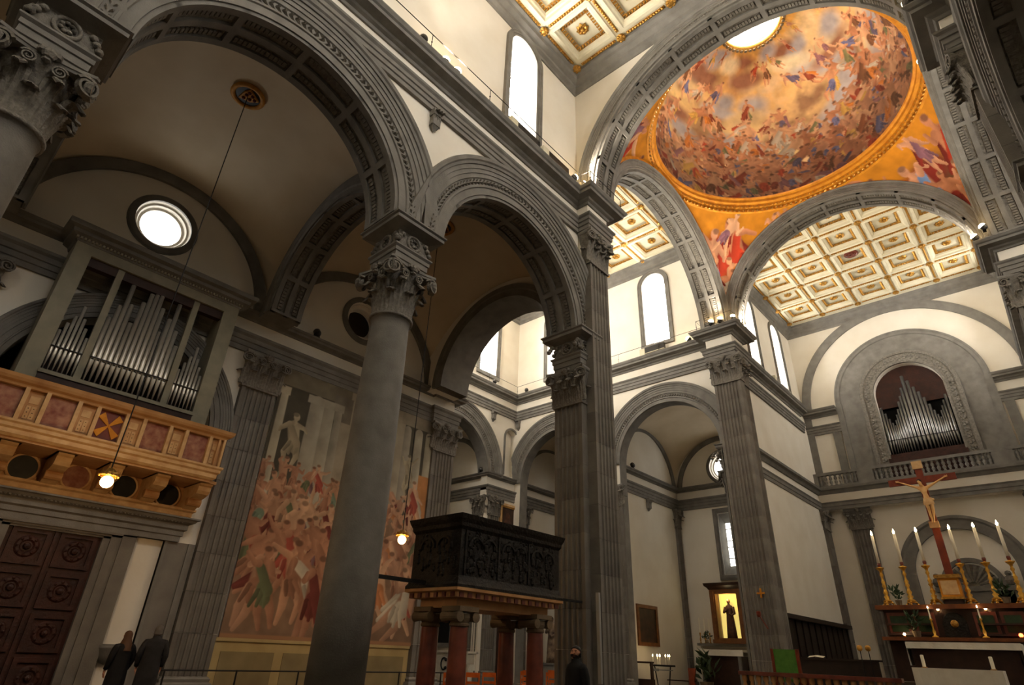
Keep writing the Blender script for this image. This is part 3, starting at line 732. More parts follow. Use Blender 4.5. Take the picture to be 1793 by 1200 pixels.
# ================================================================== coffered ceilings
def egg_ring(w, l, z, m, name, sp=.135, r=.075):
    b = MB()
    for (x0, y0, x1, y1) in ((-w, -l, w, -l), (w, -l, w, l), (w, l, -w, l), (-w, l, -w, -l)):
        L_ = math.hypot(x1 - x0, y1 - y0); n = max(2, int(L_ / sp))
        for i in range(n):
            t = (i + .5) / n; x, y = x0 + (x1 - x0) * t, y0 + (y1 - y0) * t; ex, ey = (r * .9, r * 1.3) if x0 == x1 else (r * 1.3, r * .9)
            ex, ey = (r * 1.5, r * .8) if x0 == x1 else (r * .8, r * 1.5)
            b.add([(x - ex, y, z), (x + ex, y, z), (x, y - ey, z), (x, y + ey, z), (x, y, z - r * 1.2)], [(0, 2, 4), (2, 1, 4), (1, 3, 4), (3, 0, 4)])
    for (a, c, d, e) in ((-w - .09, w + .09, -l - .09, -l - .06), (-w - .09, w + .09, l + .06, l + .09), (-w - .09, -w - .06, -l, l), (w + .06, w + .09, -l, l)): b.box(a, c, d, e, z - .03, z + .02)
    for (a, c, d, e) in ((-w + .05, w - .05, -l + .06, -l + .08), (-w + .05, w - .05, l - .08, l - .06), (-w + .06, -w + .08, -l, l), (w - .08, w - .06, -l, l)): b.box(a, c, d, e, z - .02, z + .02)
    return mesh_of(name, b, m)
def rosette_mesh():
    b = MB().ball((0, 0, -.12), .10, 8, (1, 1, .8))
    for k in range(8):
        a = 2 * PI * k / 8; c, s = math.cos(a), math.sin(a)
        pts = [(.05, -.05, -.06), (.05, .05, -.06), (.20, -.09, -.10), (.20, .09, -.10), (.29, 0, -.04), (.16, 0, -.15)]
        b.add([(x * c - y * s, x * s + y * c, z) for x, y, z in pts], [(0, 2, 5), (2, 4, 5), (4, 3, 5), (3, 1, 5), (1, 0, 5), (0, 1, 3, 4, 2)])
    return mesh_of('rosette', b, 'gold')
def knot_mesh():
    b = MB().lathe([(.17, 0), (.20, -.05), (.12, -.09), (.10, -.13), (.04, -.15)], 12)
    for k in range(6):
        a = 2 * PI * k / 6; b.ball((.13 * math.cos(a), .13 * math.sin(a), -.08), .07, 6)
    return mesh_of('gilt_boss', b, 'gold')
ROS = rosette_mesh(); KNOT = knot_mesh()
def coffers(name, X, Y, walls, label, special=None):
    """X, Y: knot positions; walls: plan rectangle of the room"""
    x0, x1, y0, y1 = walls; h = HC
    ce = struct(name, MB().box(x0 - .5, x1 + .5, y0 - .5, y1 + .5, h + .45, h + .65), 'ceiling_white', label)
    px, py = abs(X[1] - X[0]), abs(Y[1] - Y[0]); hx, hy = px / 2, py / 2; ix, iy = hx - .46, hy - .46
    R = lambda a, c, z: [(-a, -c, z), (a, -c, z), (a, c, z), (-a, c, z)]
    tray = mesh_of('coffer', MB().loft([R(hx, hy, h + .12), R(hx, hy, h + .04), R(hx - .13, hy - .13, h + .02), R(hx - .16, hy - .16, h - .04), R(hx - .30, hy - .30, h - .04), R(hx - .34, hy - .34, h + .06), R(ix + .06, iy + .06, h + .10), R(ix, iy, h + .22), R(ix, iy, h + .36), R(ix - .14, iy - .14, h + .37)], True, False).add(R(ix - .14, iy - .14, h + .37), [(0, 1, 2, 3)]), 'ceiling_white')
    ring = egg_ring(ix - .07, iy - .07, h + .24, 'gold', 'gilt_frame')
    sx = mesh_of('gilt_strip', MB().box(-hx + .3, hx - .3, -.10, .10, h - .02, h + .03).add([], []), 'gold')
    b1 = MB().box(-hx + .28, hx - .28, -.055, .055, h - .0, h + .05); b2 = MB().box(-.055, .055, -hy + .28, hy - .28, h - .0, h + .05)
    for k in range(int((px - .6) / .12)): b1.ball((-hx + .34 + .12 * k, 0, h - .01), .06, 5)
    for k in range(int((py - .6) / .12)): b2.ball((0, -hy + .34 + .12 * k, h - .01), .06, 5)
    sx = mesh_of('gilt_strip', b1, 'gold'); sy = mesh_of('gilt_strip', b2, 'gold')
    for i in range(len(X) - 1):
        for j in range(len(Y) - 1):
            cx, cy = (X[i] + X[i + 1]) / 2, (Y[j] + Y[j + 1]) / 2
            c = put('coffer', tray, ce, (cx, cy, 0)); put('gilt_frame', ring, c, (0, 0, 0))
            if special == (i, j):
                em = MB().lathe([(.40, 0), (.42, -.05), (.34, -.08), (.30, -.04)], 20); em.add([(-.24, .22, -.05), (.24, .22, -.05), (.22, -.06, -.07), (0, -.3, -.05), (-.22, -.06, -.07)], [(0, 1, 2, 3, 4)])
                for k in range(6): em.ball((.13 * math.cos(k * PI / 3), .13 * math.sin(k * PI / 3), -.08), .055, 6)
                put('coat_of_arms', mesh_of('coat_of_arms', em, 'red_marble'), c, (0, 0, h + .36))
            put('rosette', ROS, c, (0, 0, h + .38), (0, 0, .2), None if special != (i, j) else (.4, .4, .4))
    for i in range(len(X)):
        for j in range(len(Y)):
            put('gilt_boss', KNOT, ce, (X[i], Y[j], h))
            if i < len(X) - 1: put('gilt_strip', sx, ce, ((X[i] + X[i + 1]) / 2, Y[j], 0))
            if j < len(Y) - 1: put('gilt_strip', sy, ce, (X[i], (Y[j] + Y[j + 1]) / 2, 0))
    P = [(x0, y0), (x0, y1), (x1, y1), (x1, y0)]
    obj('ceiling_cornice', MB().mould(P, [(0, h - .72), (.05, h - .72), (.08, h - .60), (.20, h - .52), (.22, h - .40), (.40, h - .28), (.44, h - .14), (.56, h - .08), (.60, h + .06), (0, h + .06)], True), 'stone', ce)
    xa, xb, ya, yb = X[0], X[-1], Y[0], Y[-1]
    xa, xb = min(xa, xb), max(xa, xb); ya, yb = min(ya, yb), max(ya, yb)
    m = MB()                                      # flat margin between the cornice and the outer coffers
    for r_ in ((x0, xa, y0, y1), (xb, x1, y0, y1), (xa, xb, y0, ya), (xa, xb, yb, y1)):
        if r_[1] - r_[0] > .02 and r_[3] - r_[2] > .02: m.box(r_[0], r_[1], r_[2], r_[3], h + .05, h + .2)
    obj('margin', m, 'ceiling_white', ce)
    return ce
nx = [-9.78 + 2.285 * k for k in range(6)]
coffers('ceiling_nave', nx, [14.05 - 2.3 * k for k in range(7)], (NX, 2.2, .2, 14.75), 'white coffered nave ceiling with gilded rosettes and frames')
struct('ceiling_nave_rear', MB().box(NX - .5, 2.7, YB, .3, HC + .0, HC + .3), 'ceiling_white', 'rear part of the nave ceiling')
cl = coffers('ceiling_transept_left', [-12.25 - 2.62 * k for k in range(6)], [28.4 - 2.37 * k for k in range(6)], (TX, -11.2, TYW, TYE), 'white and gold coffered ceiling of the left transept')
coffers('ceiling_choir', [-10.4 + 2.37 * k for k in range(6)], [42.2 - 2.36 * k for k in range(6)], (CHX, CHR, 29.4, CHY), 'white coffered choir ceiling with gilded rosettes', special=(2, 2))
struct('ceiling_transept_right', MB().box(3.0, 18.2, 15.5, 29.5, HC, HC + .3), 'ceiling_white', 'ceiling of the right transept')
# ================================================================== left aisle
OC = [(c, 11.95) for c in BC]
wal = struct('wall_aisle_left', MB().plate([(YB, FL), (2.05, FL), (2.05, 2.45), (5.35, 2.45), (5.35, FL), (TYW + .35, FL), (TYW + .35, 15.6), (YB, 15.6)],
             [archhole(3.75, 5.6, 2.75, 4.6)] + [disc((OC[0][0], 11.95), .86), disc((OC[1][0], 11.95), .86)], 'x', AISX, -.7), 'plaster', 'cream plaster aisle wall behind the organ and the large fresco')
for i in (0, 1):
    oculus('x', AISX, 1, OC[i], 1.06, .58, m='window_oculus' if i else 'dark_glass', label=['round unlit window above the fresco, partly behind the column', 'bright round window above the organ'][i])
archivolt(wal, 'x', (3.75, 5.6), AISX, 1, k=.55, r0=2.75, roll=False)
b = MB()
for k in (-1, 1): b.box(AISX, AISX + .12, 3.75 + k * 3.08 - .34, 3.75 + k * 3.08 + .34, 4.3, 5.6)
obj('arch_jamb', b, 'stone', wal)
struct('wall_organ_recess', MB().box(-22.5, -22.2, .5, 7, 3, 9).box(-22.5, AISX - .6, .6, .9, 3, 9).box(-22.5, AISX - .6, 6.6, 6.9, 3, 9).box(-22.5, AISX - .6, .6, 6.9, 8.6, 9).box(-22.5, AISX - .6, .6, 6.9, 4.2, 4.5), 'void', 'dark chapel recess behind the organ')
# lower entablature: architrave and cornice along aisle, transept chapels
LOWA = [(0, 8.76), (.08, 8.76), (.08, 8.92), (.11, 8.94), (.11, 9.1), (.15, 9.12), (.15, 9.27), (.22, 9.34), (.24, 9.42), (0, 9.42)]
LOWC = [(0, 9.94), (.05, 9.94), (.10, 10.0), (.28, 10.03), (.30, 10.1), (.36, 10.14), (.38, 10.2), (0, 10.2)]
CPX = -33.0
PA = [(AISX, YB), (AISX, 15.35), (AISX + .18, 15.35), (AISX + .18, TYW + .35), (TX, TYW + .35), (TX, 19.6), (CPX, 19.6)]
PB = [(CPX, 26.3), (TX, 26.3), (TX, 36.6), (-18.9, 36.6), (-18.9, TYE), (-18.2, TYE), (-18.2, 36.6), (-11.5, 36.6), (-11.5, 29.4)]
t5 = struct('trim_5', MB().mould(PA, LOWA), 'stone', 'grey banded architrave along the aisle wall above the fresco')
t6 = struct('trim_6', MB().mould(PA, LOWC), 'stone', 'grey cornice along the aisle wall under the lunettes')
struct('trim_7', MB().mould(PB, LOWA), 'stone', 'grey banded architrave round the transept chapels')
struct('trim_8', MB().mould(PB, LOWC), 'stone', 'grey cornice round the transept chapels')
# sail vaults, wall ribs, transverse arches
def vault(name, xc, yc, hx, hy, hw, p=3.4, n=28, label=None, m='shaded_plaster', hs=HS):
    vs = []
    for j in range(n + 1):
        for i in range(n + 1):
            s, t = math.sin(PI / 2 * (2 * i / n - 1)), math.sin(PI / 2 * (2 * j / n - 1))
            cs, ct = math.sqrt(max(0, 1 - s * s)), math.sqrt(max(0, 1 - t * t))
            vs.append((xc + hx * s, yc + hy * t, hs + hw * (cs ** p + ct ** p) ** (1 / p)))
    fs = [(j * (n + 1) + i, j * (n + 1) + i + 1, (j + 1) * (n + 1) + i + 1, (j + 1) * (n + 1) + i) for j in range(n) for i in range(n)]
    return struct(name, MB().add(vs, fs), m, label, smooth=True)
ACX = -14.6
for k, c in enumerate(BC[:3]):
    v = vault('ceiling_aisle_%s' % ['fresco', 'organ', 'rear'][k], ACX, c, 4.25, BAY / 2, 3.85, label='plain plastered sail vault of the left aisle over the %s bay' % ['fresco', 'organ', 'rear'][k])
    obj('wall_rib', MB().arch([(3.5, 0), (3.5, .12), (3.86, .16), (3.86, 0)], 'x', (c, HS), AISX, 1, 40), 'stone', v)
def trans_arch(name, y, label, w=1.1, x=-14.6, r=3.1):
    o = struct(name, MB().arch([(r, -w / 2), (r, w / 2), (r + .75, w / 2), (r + .75, -w / 2)], 'y', (x, HS), y, 1, 40), 'stone', label)
    for s in (-1, 1): obj('edge_moulding', MB().arch([(r - .02, w / 2 - .02), (r - .02, w / 2 + .05), (r + .16, w / 2 + .05), (r + .2, w / 2 + .09), (r + .3, w / 2 + .09), (r + .3, w / 2 - .02)], 'y', (x, HS), y, s, 40), 'stone', o)
    soffit(o, 'y', (x, HS), r, y - w / 2, y + w / 2, 7)
    return o
trans_arch('trim_9', AX[0] + .2, 'grey panelled transverse arch across the aisle behind the near column')
trans_arch('trim_10', AX[1] + .1, 'grey panelled transverse arch across the aisle at the left edge')
struct('wall_aisle_rear', MB().box(AISX, NX - 1, -9.3, -8.9, FL, 15.6), 'plaster', 'plain wall closing the aisle behind the viewpoint')
# arch from the aisle into the transept and the transept west wall above it
WWIN = [(-14.55, 16.95, 21.2, .80), (-22.3, 16.95, 21.2, .80)]
def west_wall():
    o = [(-27, FL), (AISX - .1, FL), (AISX - .1, HS), (-17.7, HS)] + [(-14.6 - 3.1 * math.cos(PI * i / 32), HS + 3.1 * math.sin(PI * i / 32)) for i in range(33)] + [(-11.0, HS), (-11.0, 23.6), (-27, 23.6)]
    return MB().plate(o, [winhole(*w) for w in WWIN], 'y', 14.85, TYW - 14.85)
wtw = struct('wall_transept_west', west_wall(), 'plaster', 'wall over the arch from the aisle into the left transept')
for i, w in enumerate(WWIN): window('y', TYW, 1, *w, label='tall window in the west wall of the left transept, %s' % ['inner', 'outer'][i])
obj('arch_soffit', MB().arch([(3.08, -.02), (3.08, 1.5), (3.55, 1.5), (3.55, -.02)], 'y', (-14.6, HS), 14.85, 1, 40), 'stone', wtw)
obj('arch_band', MB().arch([(3.08, 0), (3.08, .1), (3.35, .1), (3.4, .14), (3.62, .14), (3.62, 0)], 'y', (-14.6, HS), 14.85, -1, 40), 'stone', wtw)
# boss medallions and hanging lamps
def boss(y, label):
    z = HS + 3.85 * 2 ** (1 / 3.4)
    t = thing('ceiling_medallion', label, 'medallion', (ACX + .2, y, z - .14))
    obj('rim', MB().lathe([(.46, .14), (.50, .04), (.44, -.02), (.36, .02), (.36, .1)], 36, caps=False), 'shield_yellow', t, local=True, smooth=True)
    obj('ground', MB().lathe([(.40, .1), (.40, .05)], 36), 'dark_disc', t, local=True)
    sh = [(-.22, .26), (.24, .22), (.20, -.02), (.02, -.30), (-.2, 0)]
    a = -.9; sh = [(x * math.cos(a) - y_ * math.sin(a), x * math.sin(a) + y_ * math.cos(a)) for x, y_ in sh]
    obj('shield', MB().loft([[(x, y_, .06) for x, y_ in sh], [(x * .92, y_ * .92, 0) for x, y_ in sh]]), 'shield_yellow', t, local=True)
    for k, (x, y_) in enumerate(((-.12, .16), (.02, .17), (.15, .14), (-.07, .03), (.1, .02), (.01, -.12))):
        x, y_ = x * math.cos(a) - y_ * math.sin(a), x * math.sin(a) + y_ * math.cos(a)
        obj('palla', MB().ball((x, y_, -.01), .055, 8), 'shield_red', t, local=True, smooth=True)
    return z
def hanging_lamp(y, zt, label):
    t = thing('hanging_lamp', label, 'lamp', (ACX + .2, y, 2.72))
    obj('cable', MB().tube([(0, 0, .42), (0, 0, zt - 2.72 - .14)], .014, 5), 'iron', t, local=True)
    cr = MB().lathe([(.05, .42), (.10, .38), (.17, .33), (.18, .27), (.15, .25)], 16, caps=False)
    for k in range(12):
        a = 2 * PI * k / 12; cr.add([(.19 * math.cos(a + d), .19 * math.sin(a + d), z) for d, z in ((-.2, .27), (.2, .27), (0, .40))], [(0, 1, 2)]).ball((.18 * math.cos(a), .18 * math.sin(a), .27), .028, 5)
    obj('crown', cr, 'gold', t, local=True)
    obj('globe', MB().ball((0, 0, .14), .125, 16), 'lamp_glow', t, local=True, smooth=True)
    l = bpy.data.lights.new('globe_light', 'POINT'); l.energy = 75 * LAMP; l.color = (1, .58, .24); l.shadow_soft_size = .16
    lo_ = bpy.data.objects.new('globe_light', l); COL.objects.link(lo_); lo_.parent = t; lo_.location = (0, 0, -.1)
zb = boss(BC[1], 'round medallion with a coat of arms in the vault above the organ'); hanging_lamp(BC[1], zb, 'lit globe lamp in a gilt crown hanging before the marble gallery')
boss(BC[0], 'round medallion in the vault behind the near column capital'); hanging_lamp(BC[0] - .12, zb, 'lit globe lamp in a gilt crown hanging before the fresco')
# aisle pilasters
for y, w, lb in ((7.68, 1.18, 'aisle pilaster between the marble gallery and the fresco'), (16.06, 1.2, 'aisle pilaster at the right edge of the fresco'), (-.35, 1.18, 'aisle pilaster at the far left behind the corner column')):
    pilaster('fluted dark ' + lb, (AISX, y, FL), PI / 2, w, .2, 0, H(8.76), 1.15, 6)

# ---- fresco panel and painted dado
def fresco():
    W, Hn = 330, 400; w, h = 7.1, 8.62
    cv = Canvas(w, h, W, Hn); rng = np.random.RandomState(5); cv.rng = rng
    n = cv.noise(1.2, 8); cv.c = S(176, 164, 142) * (.85 + .3 * n)[..., None]
    t = np.clip((4.9 - cv.Y) / 1.0, 0, 1)[..., None]; cv.c = cv.c * (1 - t) + S(150, 112, 84) * (.8 + .4 * n)[..., None] * t
    # painted colonnades left and right, a pale street and a little round temple between them
    cv.rect(0, 2.6, 4.4, 8.6, S(84, 78, 64)); cv.rect(0, 2.9, 8.0, 8.62, S(132, 122, 100)); cv.rect(2.2, 3.0, 7.3, 8.3, S(130, 120, 106))
    for x, wd_, c in ((.25, .16, S(196, 186, 162)), (1.55, .34, S(178, 170, 152)), (2.05, .26, S(184, 176, 156)), (2.45, .18, S(176, 168, 150))):
        cv.limb((x, 3.9), (x, 7.7), wd_, wd_ * .85, c, .1, .7); cv.rect(x - wd_ * 1.2, x + wd_ * 1.2, 7.65, 7.95, c * .95)
    cv.rect(5.6, 7.1, 4.2, 8.62, S(90, 84, 70)); cv.rect(5.4, 7.1, 8.1, 8.62, S(160, 150, 130))
    for x, wd_, c in ((5.75, .2, S(170, 162, 146)), (6.35, .22, S(186, 178, 158)), (6.9, .2, S(192, 184, 160))): cv.limb((x, 4.6), (x, 7.9), wd_, wd_ * .9, c, .1, .7)
    cv.rect(3.7, 5.0, 5.2, 6.5, S(176, 170, 156)); cv.blob(4.35, 6.5, .62, .45, S(164, 158, 146), .1)
    for i in range(6): cv.limb((3.8 + .22 * i, 5.2), (3.8 + .22 * i, 6.4), .06, .05, S(206, 200, 182), .2)
    for x, hg in ((.95, 2.1), (6.05, 1.7)):                                      # two pale statues between the columns
        cv.figure(x, 6.0, hg, S(186, 170, 138), S(170, 154, 124), PI / 2, None, rng)
    pal = [RED, DRED, ORANGE, GREEN, S(120, 150, 128), WHITE, BROWN, VIOL, S(168, 92, 60)]
    for y, cnt, hg in ((4.75, 15, 1.3), (4.2, 14, 1.6), (3.5, 13, 1.9), (2.8, 11, 2.2), (2.1, 9, 2.5), (1.5, 6, 2.8), (1.2, 4, 2.7)):
        for i in range(cnt):
            x = (i + .5 + rng.uniform(-.35, .35)) / cnt * w
            if 2.9 < x < 5.2 and y > 4.4: continue
            cl_ = pal[rng.randint(len(pal))]; c2 = pal[rng.randint(len(pal))] if rng.rand() < .5 else None
            if rng.rand() < .45: cl_ = SKIN[2] * .8
            cv.figure(x, y + rng.uniform(-.25, .25), hg * rng.uniform(.85, 1.15), SKIN[rng.randint(4)] * rng.uniform(.85, 1.1), cl_, PI / 2 + rng.uniform(-.5, .5), c2, rng)
    cv.rect(6.55, 7.1, 4.3, 6.2, S(206, 128, 36)); cv.figure(6.45, 4.9, 1.9, SKIN[1], RED, PI / 2, WHITE, rng)
    gr = cv.noise(.5, 41); cv.c = cv.c * (.50 + .5 * gr)[..., None] * np.array([.98, .94, .88])
    cv.c = cv.c * .68 + (cv.c.mean(-1, keepdims=True) * np.array([1.10, 1.0, .82])) * .32
    cv.rect(0, w, 0, .12, S(150, 110, 80))
    x, y = np.meshgrid(np.linspace(0, w, W), np.linspace(0, h, Hn))
    vs = np.stack([np.full_like(x, AISX + .05), 8.38 + x, .12 + y], -1).reshape(-1, 3)
    me_f = gridfaces(W, Hn)
    o = painted('fresco', vs.tolist(), me_f, np.clip(cv.c, .004, 1), 'fresco', None)
    o.modifiers.new('thickness', 'SOLIDIFY').thickness = .045; o.modifiers['thickness'].offset = 1
    tag(o, 'huge wall painting of a crowd of bare figures before pale columns', 'painting')
    return o
fresco()
dd = thing('painted_dado', 'ochre painted dado with framed panels under the large fresco', 'dado', (AISX, 11.9, FL))
obj('ground', MB().box(AISX, AISX + .05, 8.32, 15.42, FL, .1), 'ochre_dado', dd)
for a, c in ((8.55, 10.2), (10.5, 13.2), (13.5, 15.2)): obj('panel', MB().box(AISX + .05, AISX + .07, a, c, -1.2, -.22), 'ochre_panel', dd)
obj('ledge', MB().box(AISX, AISX + .1, 8.32, 15.42, .04, .13), 'ochre_dado', dd)

# ================================================================== transept, chapels
EWIN = [(-14.55, 16.95, 21.2, .80), (-22.3, 16.95, 21.2, .80)]
ea = [archhole(-14.58, HS, 3.05, FL + .001), archhole(-22.2, HS, 3.05, FL + .001)]
wte = struct('wall_transept_east', MB().plate(rect(TX - .6, -10.9, FL, 23.6), ea + [winhole(*w) for w in EWIN], 'y', TYE, .55), 'plaster', 'cream east wall of the left transept with two chapel arches')
for i, w in enumerate(EWIN): window('y', TYE, -1, *w, label=['tall bright window in the left transept wall above the chapel arch', 'tall window of the left transept seen through the aisle arch, half hidden by the pier'][i])
for c in (-14.58, -22.2):
    archivolt(wte, 'y', (c, HS), TYE, -1, k=.9, r0=3.05, n=44, clip=3.75)
    obj('arch_soffit', MB().arch([(3.03, -.02), (3.03, .6), (3.5, .6), (3.5, -.02)], 'y', (c, HS), TYE, 1, 40), 'stone', wte)
    b = MB()
    for s in (-1, 1): b.box(c + s * 3.05 - .02, c + s * 3.05 + .02, TYE - .12, TYE + .56, FL, HS)
    obj('jamb_strip', b, 'stone', wte)
ENDW = [(25.65, 16.95, 21.2, .80), (19.3, 16.95, 21.2, .80)]
wtn = struct('wall_transept_end', MB().plate(rect(TYW - .5, TYE + .2, FL, 23.6), [archhole(22.95, HS, 3.2, FL + .001), archhole(28.35, 13.0, .62, 10.4)] + [winhole(*w) for w in ENDW], 'x', TX, -.5), 'plaster', 'end wall of the left transept with chapel arch and niche')
for i, w in enumerate(ENDW): window('x', TX, 1, *w, label=['bright window in the transept end wall seen under the aisle arch', 'second window in the transept end wall, hidden behind the aisle arch'][i])
archivolt(wtn, 'x', (22.95, HS), TX, 1, k=.95, r0=3.2, n=40)
obj('arch_soffit', MB().arch([(3.18, -.02), (3.18, .8), (3.6, .8), (3.6, -.02)], 'x', (22.95, HS), TX, -1, 40), 'stone', wtn)
obj('niche_shell', MB().box(TX - .5, TX - .45, 27.6, 29.0, 10.3, 13.8), 'plaster', wtn)
obj('niche_frame', MB().arch([(.62, 0), (.62, .06), (.76, .06), (.76, 0)], 'x', (28.35, 13.0), TX, 1, 20).box(TX, TX + .06, 27.58, 27.72, 10.4, 13), 'stone', wtn)
# chapels: shells with vaults and dark ribs
def shell(name, x0, x1, y0, y1, sides, label):
    b = MB(); t = .3
    if 'w' in sides: b.box(x0 - t, x0, y0, y1 + t, FL, 15.4)
    if 'e' in sides: b.box(x1, x1 + t, y0, y1 + t, FL, 15.4)
    if 'n' in sides: b.box(x0 - t, x1 + t, y1, y1 + t, FL, 15.4)
    if 's' in sides: b.box(x0 - t, x1 + t, y0 - t, y0, FL, 15.4)
    return struct(name, b, 'plaster', label)
b = MB().plate(rect(-18.2, -11.5, FL, 15.4), [disc((-14.75, 11.25), .95), rect(-15.5, -14.0, 4.7, 8.3)], 'y', 36.6, .5)
wcb = struct('wall_chapel_back', b, 'plaster', 'back wall of the candle-lit chapel with its window')
struct('wall_chapel_left', MB().box(-18.9, -18.2, TYE + .5, 36.9, FL, 15.4), 'plaster', 'side wall of the candle-lit chapel')
struct('wall_chapel_right', MB().box(-11.75, -11.5, 29.4, 36.9, FL, 15.4), 'plaster', 'right side wall of the candle-lit chapel')
oculus('y', 36.6, -1, (-14.75, 11.25), 1.15, .72, label='bright round window in the chapel behind the choir-side pier')
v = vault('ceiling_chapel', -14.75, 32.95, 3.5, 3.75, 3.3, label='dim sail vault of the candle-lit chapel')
obj('rib_left', MB().arch([(3.15, 0), (3.15, .1), (3.45, .12), (3.45, 0)], 'x', (32.95, HS), -18.2, 1, 36), 'stone', v)
obj('rib_back', MB().arch([(3.0, 0), (3.0, .1), (3.3, .12), (3.3, 0)], 'y', (-14.75, HS), 36.6, -1, 36), 'stone', v)
shell('wall_chapel_far', TX, -18.9, TYE + .5, 36.6, 'wn', 'walls of the far left transept chapel')
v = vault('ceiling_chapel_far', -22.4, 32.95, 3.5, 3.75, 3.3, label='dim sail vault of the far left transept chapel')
obj('rib_back', MB().arch([(3.0, 0), (3.0, .1), (3.3, .12), (3.3, 0)], 'y', (-22.4, HS), 36.6, -1, 36), 'stone', v)
obj('rib_left', MB().arch([(3.15, 0), (3.15, .1), (3.45, .12), (3.45, 0)], 'x', (32.95, HS), TX, 1, 36), 'stone', v)
b = MB().box(CPX - .3, CPX, 19.3, 26.6, FL, 15.4).box(CPX, TX - .5, 26.3, 26.6, FL, 15.4).box(CPX, TX - .5, 19.3, 19.6, FL, 15.4)
struct('wall_chapel_end', b, 'plaster', 'walls of the chapel behind the transept end arch')
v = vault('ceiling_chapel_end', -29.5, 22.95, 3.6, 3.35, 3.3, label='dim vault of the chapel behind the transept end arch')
obj('rib_side', MB().arch([(2.9, 0), (2.9, .1), (3.2, .12), (3.2, 0)], 'y', (-29.5, HS), 26.3, -1, 36), 'stone', v)
# chapel window with ten panes
def chapel_window():
    WN[0] += 1; x0, x1, z0, z1, y = -15.5, -14.0, 4.7, 8.3, 36.6
    b = MB()
    P = rect(x0, x1, z0, z1)
    for k, (e, d) in enumerate(((.32, .12), (.22, .16), (.12, .10))): b.plate(rect(x0 - e, x1 + e, z0 - e, z1 + e), [rect(x0 - e + .1, x1 + e - .1, z0 - e + .1, z1 + e - .1)], 'y', y - d, d)
    w = struct('window_%d' % WN[0], b, 'stone', 'bright square-paned window above the lit shrine in the chapel')
    rv = MB().loft([[p3('y', u, v_, y) for u, v_ in P], [p3('y', u, v_, y + .45) for u, v_ in rect(x0 + .18, x1 - .18, z0 + .5, z1 - .5)]], True, False); obj('splayed_reveal', rv, 'stone', w)
    nx_, nz = 3, 5; a0, a1, c0, c1_ = x0 + .18, x1 - .18, z0 + .5, z1 - .5
    hs = [.18, .25, .15, .27, .15]
    for i in range(nx_):
        z = c0
        for j in range(nz):
            zz = z + hs[j] * (c1_ - c0)
            obj('pane', MB().box(a0 + (a1 - a0) * i / nx_ + .025, a0 + (a1 - a0) * (i + 1) / nx_ - .025, y + .44, y + .46, z + .025, zz - .025), 'window_dim', w); z = zz
    obj('glazing_bar', MB().box(a0, a1, y + .45, y + .5, c0, c1_), 'iron', w)
chapel_window()
for (x, y, rz, w, lb) in ((TX + .0, 26.85, PI / 2, .85, 'at the outer corner of the transept end wall'), (TX, 29.75, PI / 2, .85, 'behind the pulpit to the right of the small framed picture'), (-26.45, 26.3, 0, .85, 'on the chapel side of the transept corner'),
                          (-18.0, TYE, 0, .85, 'between the two transept chapels'), (-18.2, 36.2, PI / 2, .5, 'in the back corner of the candle-lit chapel')):
    pilaster('grey pilaster ' + lb, (x, y, FL), rz, w, .16, 0, H(8.76), 1.1, 4)
pj = pilaster('grey jamb pilaster of the candle-lit chapel arch beside the choir-side pier', (-11.53, 29.05, FL), -PI / 2, .5, .12, 0, H(8.62), 1.1, 3)
dosseret(pj, -.25, .25, -.14, .1, H(8.62), H(10.02), .2)
def bracket(label, plane, x, y, z, rz):
    t = thing('wall_bracket', label, 'bracket', (x, y, z), rz)
    b = MB().box(-.17, .17, -.22, 0, .36, .6).box(-.14, .14, -.18, 0, .0, .4)
    obj('corbel', b, 'stone', t, local=True)
    for s in (-.1, 0, .1): put('leaf', LEAF_A, t, (s, -.16, 0), (0, 0, 0), (.4, .8, .9))
    obj('tip', MB().loft([[(-.12, 0, 0), (-.12, -.16, 0), (.12, -.16, 0), (.12, 0, 0)], [(-.03, 0, -.16), (-.03, -.04, -.16), (.03, -.04, -.16), (.03, 0, -.16)]]), 'stone', t, local=True)
bracket('small leafy stone bracket under the nave architrave between two arches', 'x', NX + .02, 7.33, 13.82, PI / 2)
bracket('small stone bracket on the transept end wall above the arch', 'x', TX + .02, 26.4, 13.85, PI / 2)
bracket('small stone bracket in the transept corner', 'y', TX + .25, TYE - .02, 13.85, 0)
bracket('small stone bracket on the side wall of the candle-lit chapel', 'x', -18.18, 32.6, 8.2, PI / 2)

# ================================================================== choir
CW = [(35.0, 16.95, 21.2, .78), (40.0, 16.95, 21.2, .78)]
wcl = struct('wall_choir_left', MB().plate(rect(29.3, CHY + .3, FL, 23.6), [winhole(*w) for w in CW], 'x', CHX, -.45), 'plaster', 'cream left wall of the choir with two windows')
for i, w in enumerate(CW): window('x', CHX, 1, *w, label=['first narrow window in the left choir wall, next to the pier', 'second narrow window in the left choir wall, next to the organ wall'][i])
wcr = struct('wall_choir_right', MB().plate(rect(29.3, CHY + .3, FL, 23.6), [winhole(*CW[1])], 'x', CHR, .45), 'plaster', 'cream right wall of the choir')
window('x', CHR, -1, *CW[1], label='window in the right choir wall')
OX = -4.42                                   # axis of the choir end wall
oh = archhole(OX, 16.25, 1.98, 11.9)
wce = struct('wall_choir_end', MB().plate(rect(CHX - .3, CHR + .3, FL, 23.6), [oh], 'y', CHY, .5), 'plaster', 'end wall of the choir with the organ arch')
obj('outer_arch', MB().arch([(6.0, 0), (6.0, .12), (6.2, .16), (6.4, .2), (6.55, .2), (6.6, 0)], 'y', (OX, 16.2), CHY, -1, 56), 'stone', wce)
obj('grey_arch_field', MB().arch([(2.0, .0), (2.0, .05), (4.05, .05), (4.1, .12), (4.25, .12), (4.32, .16), (4.4, .16), (4.4, 0)], 'y', (OX, 16.25), CHY, -1, 48), 'stone', wce)
